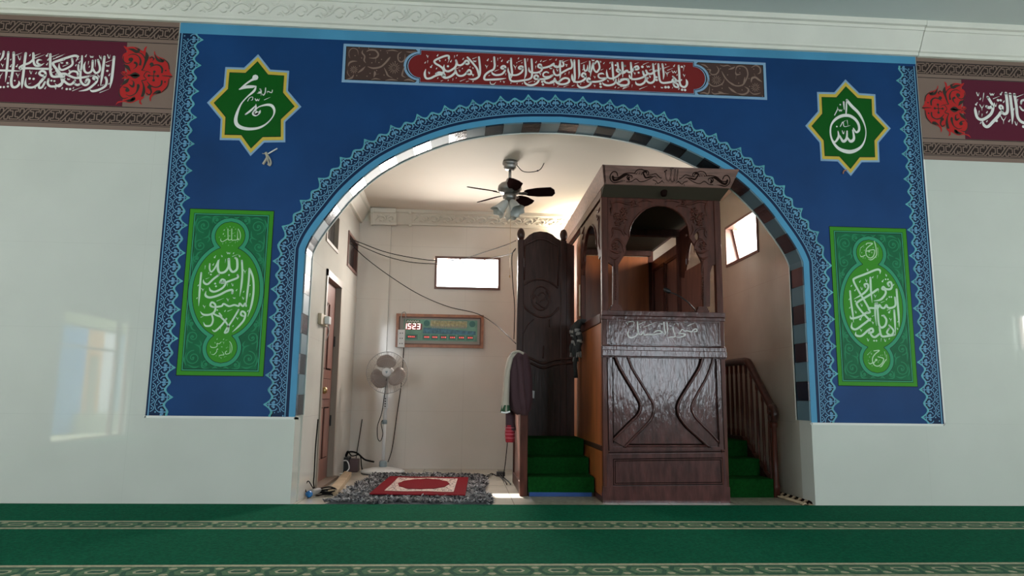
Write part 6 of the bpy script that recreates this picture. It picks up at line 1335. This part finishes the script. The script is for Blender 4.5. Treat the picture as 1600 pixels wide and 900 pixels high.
# extension lead heap with blue plug at the left foot of the arch
c = onZ(490, 778, 0); ex = thing('extension_lead', 'heap of cords with a blue plug at the left foot of the arch', 'extension lead', (c.x, c.y, 0))
m = MB(); R = random.Random(11)
for i in range(5):
    ox, oy = c.x+.05+.05*R.random(), c.y+.12+.07*R.random(); r = .04+.025*R.random(); z0 = .008+.010*i
    m.tube([(ox+r*1.5*math.cos(2*PI*k/18), oy+r*math.sin(2*PI*k/18), z0+.006*math.sin(3*2*PI*k/18+i)) for k in range(18)], .0055, M_WIRE, 6, closed=True)
m.tube(curve3([(c.x-.06, c.y+.05, .02), (c.x-.085, c.y+.07, .07), (c.x-.07, c.y+.1, .115), (c.x-.04, c.y+.1, .08), (c.x, c.y+.07, .03)], 6), .0045, M_WIRE, 6); m.build('cord', ex)
m = MB(); a = Vector((c.x-.03, c.y+.0, .032)); b = Vector((c.x+.03, c.y+.10, .05)); m.tube([a, a.lerp(b, .3), a.lerp(b, .8), b], [.026, .028, .022, .012], mat('grey_plug', (.20, .19, .18), .5), 12); m.build('plug_body', ex)
m = MB(); m.tube([a+Vector((-.012, -.022, -.006)), a], [.024, .027], M_BLUEP, 14); m.build('blue_face', ex)
m = MB(); m.ellip((c.x-.05, c.y+.08, .02), .022, .025, .02, M_BLKP); m.build('black_plug', ex)
# adapter and cords at the right of the rug
c = onZ(782, 744, 0); rd = thing('cable_adapter', 'small black adapter with thin cords between rug and stair guard', 'power supply', (c.x, c.y, 0))
m = MB(); m.box(c.x-.04, c.x+.045, c.y-.03, c.y+.05, 0, .045, mat('brown_black_adapter', (.04, .03, .028), .5)); m.build('body', rd, bevel=.006)
m = MB(); R = random.Random(8)
for i in range(4):
    L = [(c.x-.03, c.y, .02)]
    for k in range(4): L.append((c.x-.07-.05*k+R.uniform(-.03, .03), c.y+R.uniform(-.18, .12), .006+.03*R.random()*(k % 2)))
    m.tube(curve3(L, 5), .004, M_WIRE if i % 2 else M_WIREG, 5)
m.tube(curve3([(c.x+.01, c.y-.03, .02), (c.x+.03, c.y-.2, .006), (c.x+.05, c.y-.5, .006), (c.x+.055, c.y-.7, .006)], 5), .006, M_BLKP, 6); m.tube(curve3([(c.x-.01, c.y-.03, .02), (c.x+.0, c.y-.2, .006), (c.x+.02, c.y-.5, .006), (c.x+.02, c.y-.7, .006)], 5), .006, M_BLKP, 6); m.build('cord', rd)
# patterned vinyl runner in front of pulpit and steps
for xa, xb, side in ((.56, 1.08, 'left'), (2.11, 2.60, 'right')):
    m = MB(); m.box(xa, xb, .01, .44, .0005, .005, M_VINYL); tag(m.build('vinyl_runner', loc=((xa+xb)/2, .24, 0)), 'dark patterned vinyl strip on the floor before the %s pulpit steps' % side, 'floor mat')
m = MB(); R = random.Random(4)
dm = thing('fringed_mat', 'edge of a tan fringed mat at the right foot of the arch', 'mat', (2.69, .35, 0))
m.box(2.655, 2.72, .03, .66, .0055, .011, M_CARD); m.build('mat', dm); m = MB()
for i in range(26):
    y = .05+i*.023; x = 2.645; m.tube([(x, y, .012), (x-.02, y-.012+R.uniform(-.01, .01), .020), (x-.045, y-.02+R.uniform(-.01, .01), .012)], .0075, M_CARD, 5)
for i in range(12): y = .05+i*.05; m.tube([(2.70, y, .012), (2.675, y+.02, .03), (2.65, y-.01, .02)], .009, M_CARD if i % 2 else M_GROOVE, 5)
m.build('fringe', dm)
# socket on the left niche wall by the door
a, b = onX(497, 489, LX), onX(508, 512, LX)
sk = thing('wall_socket', 'beige wall socket with plugged charger beside the left door', 'socket', (LX, (a.y+b.y)/2, b.z))
m = MB(); m.box(LX, LX+.03, a.y, b.y-.05, b.z, a.z, mat('beige_plastic', (.40, .32, .22), .5)); m.build('socket_plate', sk, bevel=.004)
m = MB(); m.box(LX+.03, LX+.07, b.y-.20, b.y-.11, b.z+.015, b.z+.08, M_WPLAST); m.build('charger', sk, bevel=.005)
m = MB(); m.tube(curve3([(LX+.05, b.y-.15, b.z+.01), (LX+.06, b.y-.13, b.z-.05), (LX+.03, b.y-.1, b.z-.12)], 5), .004, M_WIREG, 5); m.build('cord', sk)
# scrap tied to a nail under the left star, clip under the right star
Cs = crop(395, 220, 18)
sp_ = thing('ribbon_scrap', 'small pale knotted scrap with a white stick on the blue mural below the left star', 'scrap', (*[Cs(420, 450)[0], -.006], Cs(420, 450)[1]))
M_SCRAP = mat('pale_scrap', (.42, .38, .30), .8); m = MB()
def tb(pts, r, mm, closed=False): q = [(Cs(*p)[0], -.010, Cs(*p)[1]) for p in pts]; m.tube(curve3(q, 4) if not closed else q, r, mm, 6, closed=closed)
tb([(370, 345), (400, 400), (420, 470)], .011, M_SCRAP); tb([(420, 470), (370, 560), (300, 670)], .010, M_SCRAP); tb([(430, 480), (440, 580), (480, 690)], .006, M_SCRAP); tb([(440, 440), (500, 540), (520, 640), (490, 710), (430, 660)], .006, M_SCRAP); tb([(280, 370), (350, 375), (380, 350)], .003, M_SCRAP); m.build('knot', sp_)
m = MB(); tb([(440, 380), (570, 300), (700, 225)], .0055, M_WHITE); m.build('stick', sp_)
Cs = crop(1250, 120, 5.625); m = MB()
tb([(405, 822), (380, 830), (372, 855)], .006, mat('rust_clip', (.35, .16, .10), .6))
tag(m.build('clip', loc=(Cs(390, 840)[0], -.006, Cs(390, 840)[1])), 'tiny rusty clip at the foot of the right star medallion', 'clip')
bpy.context.view_layer.update()
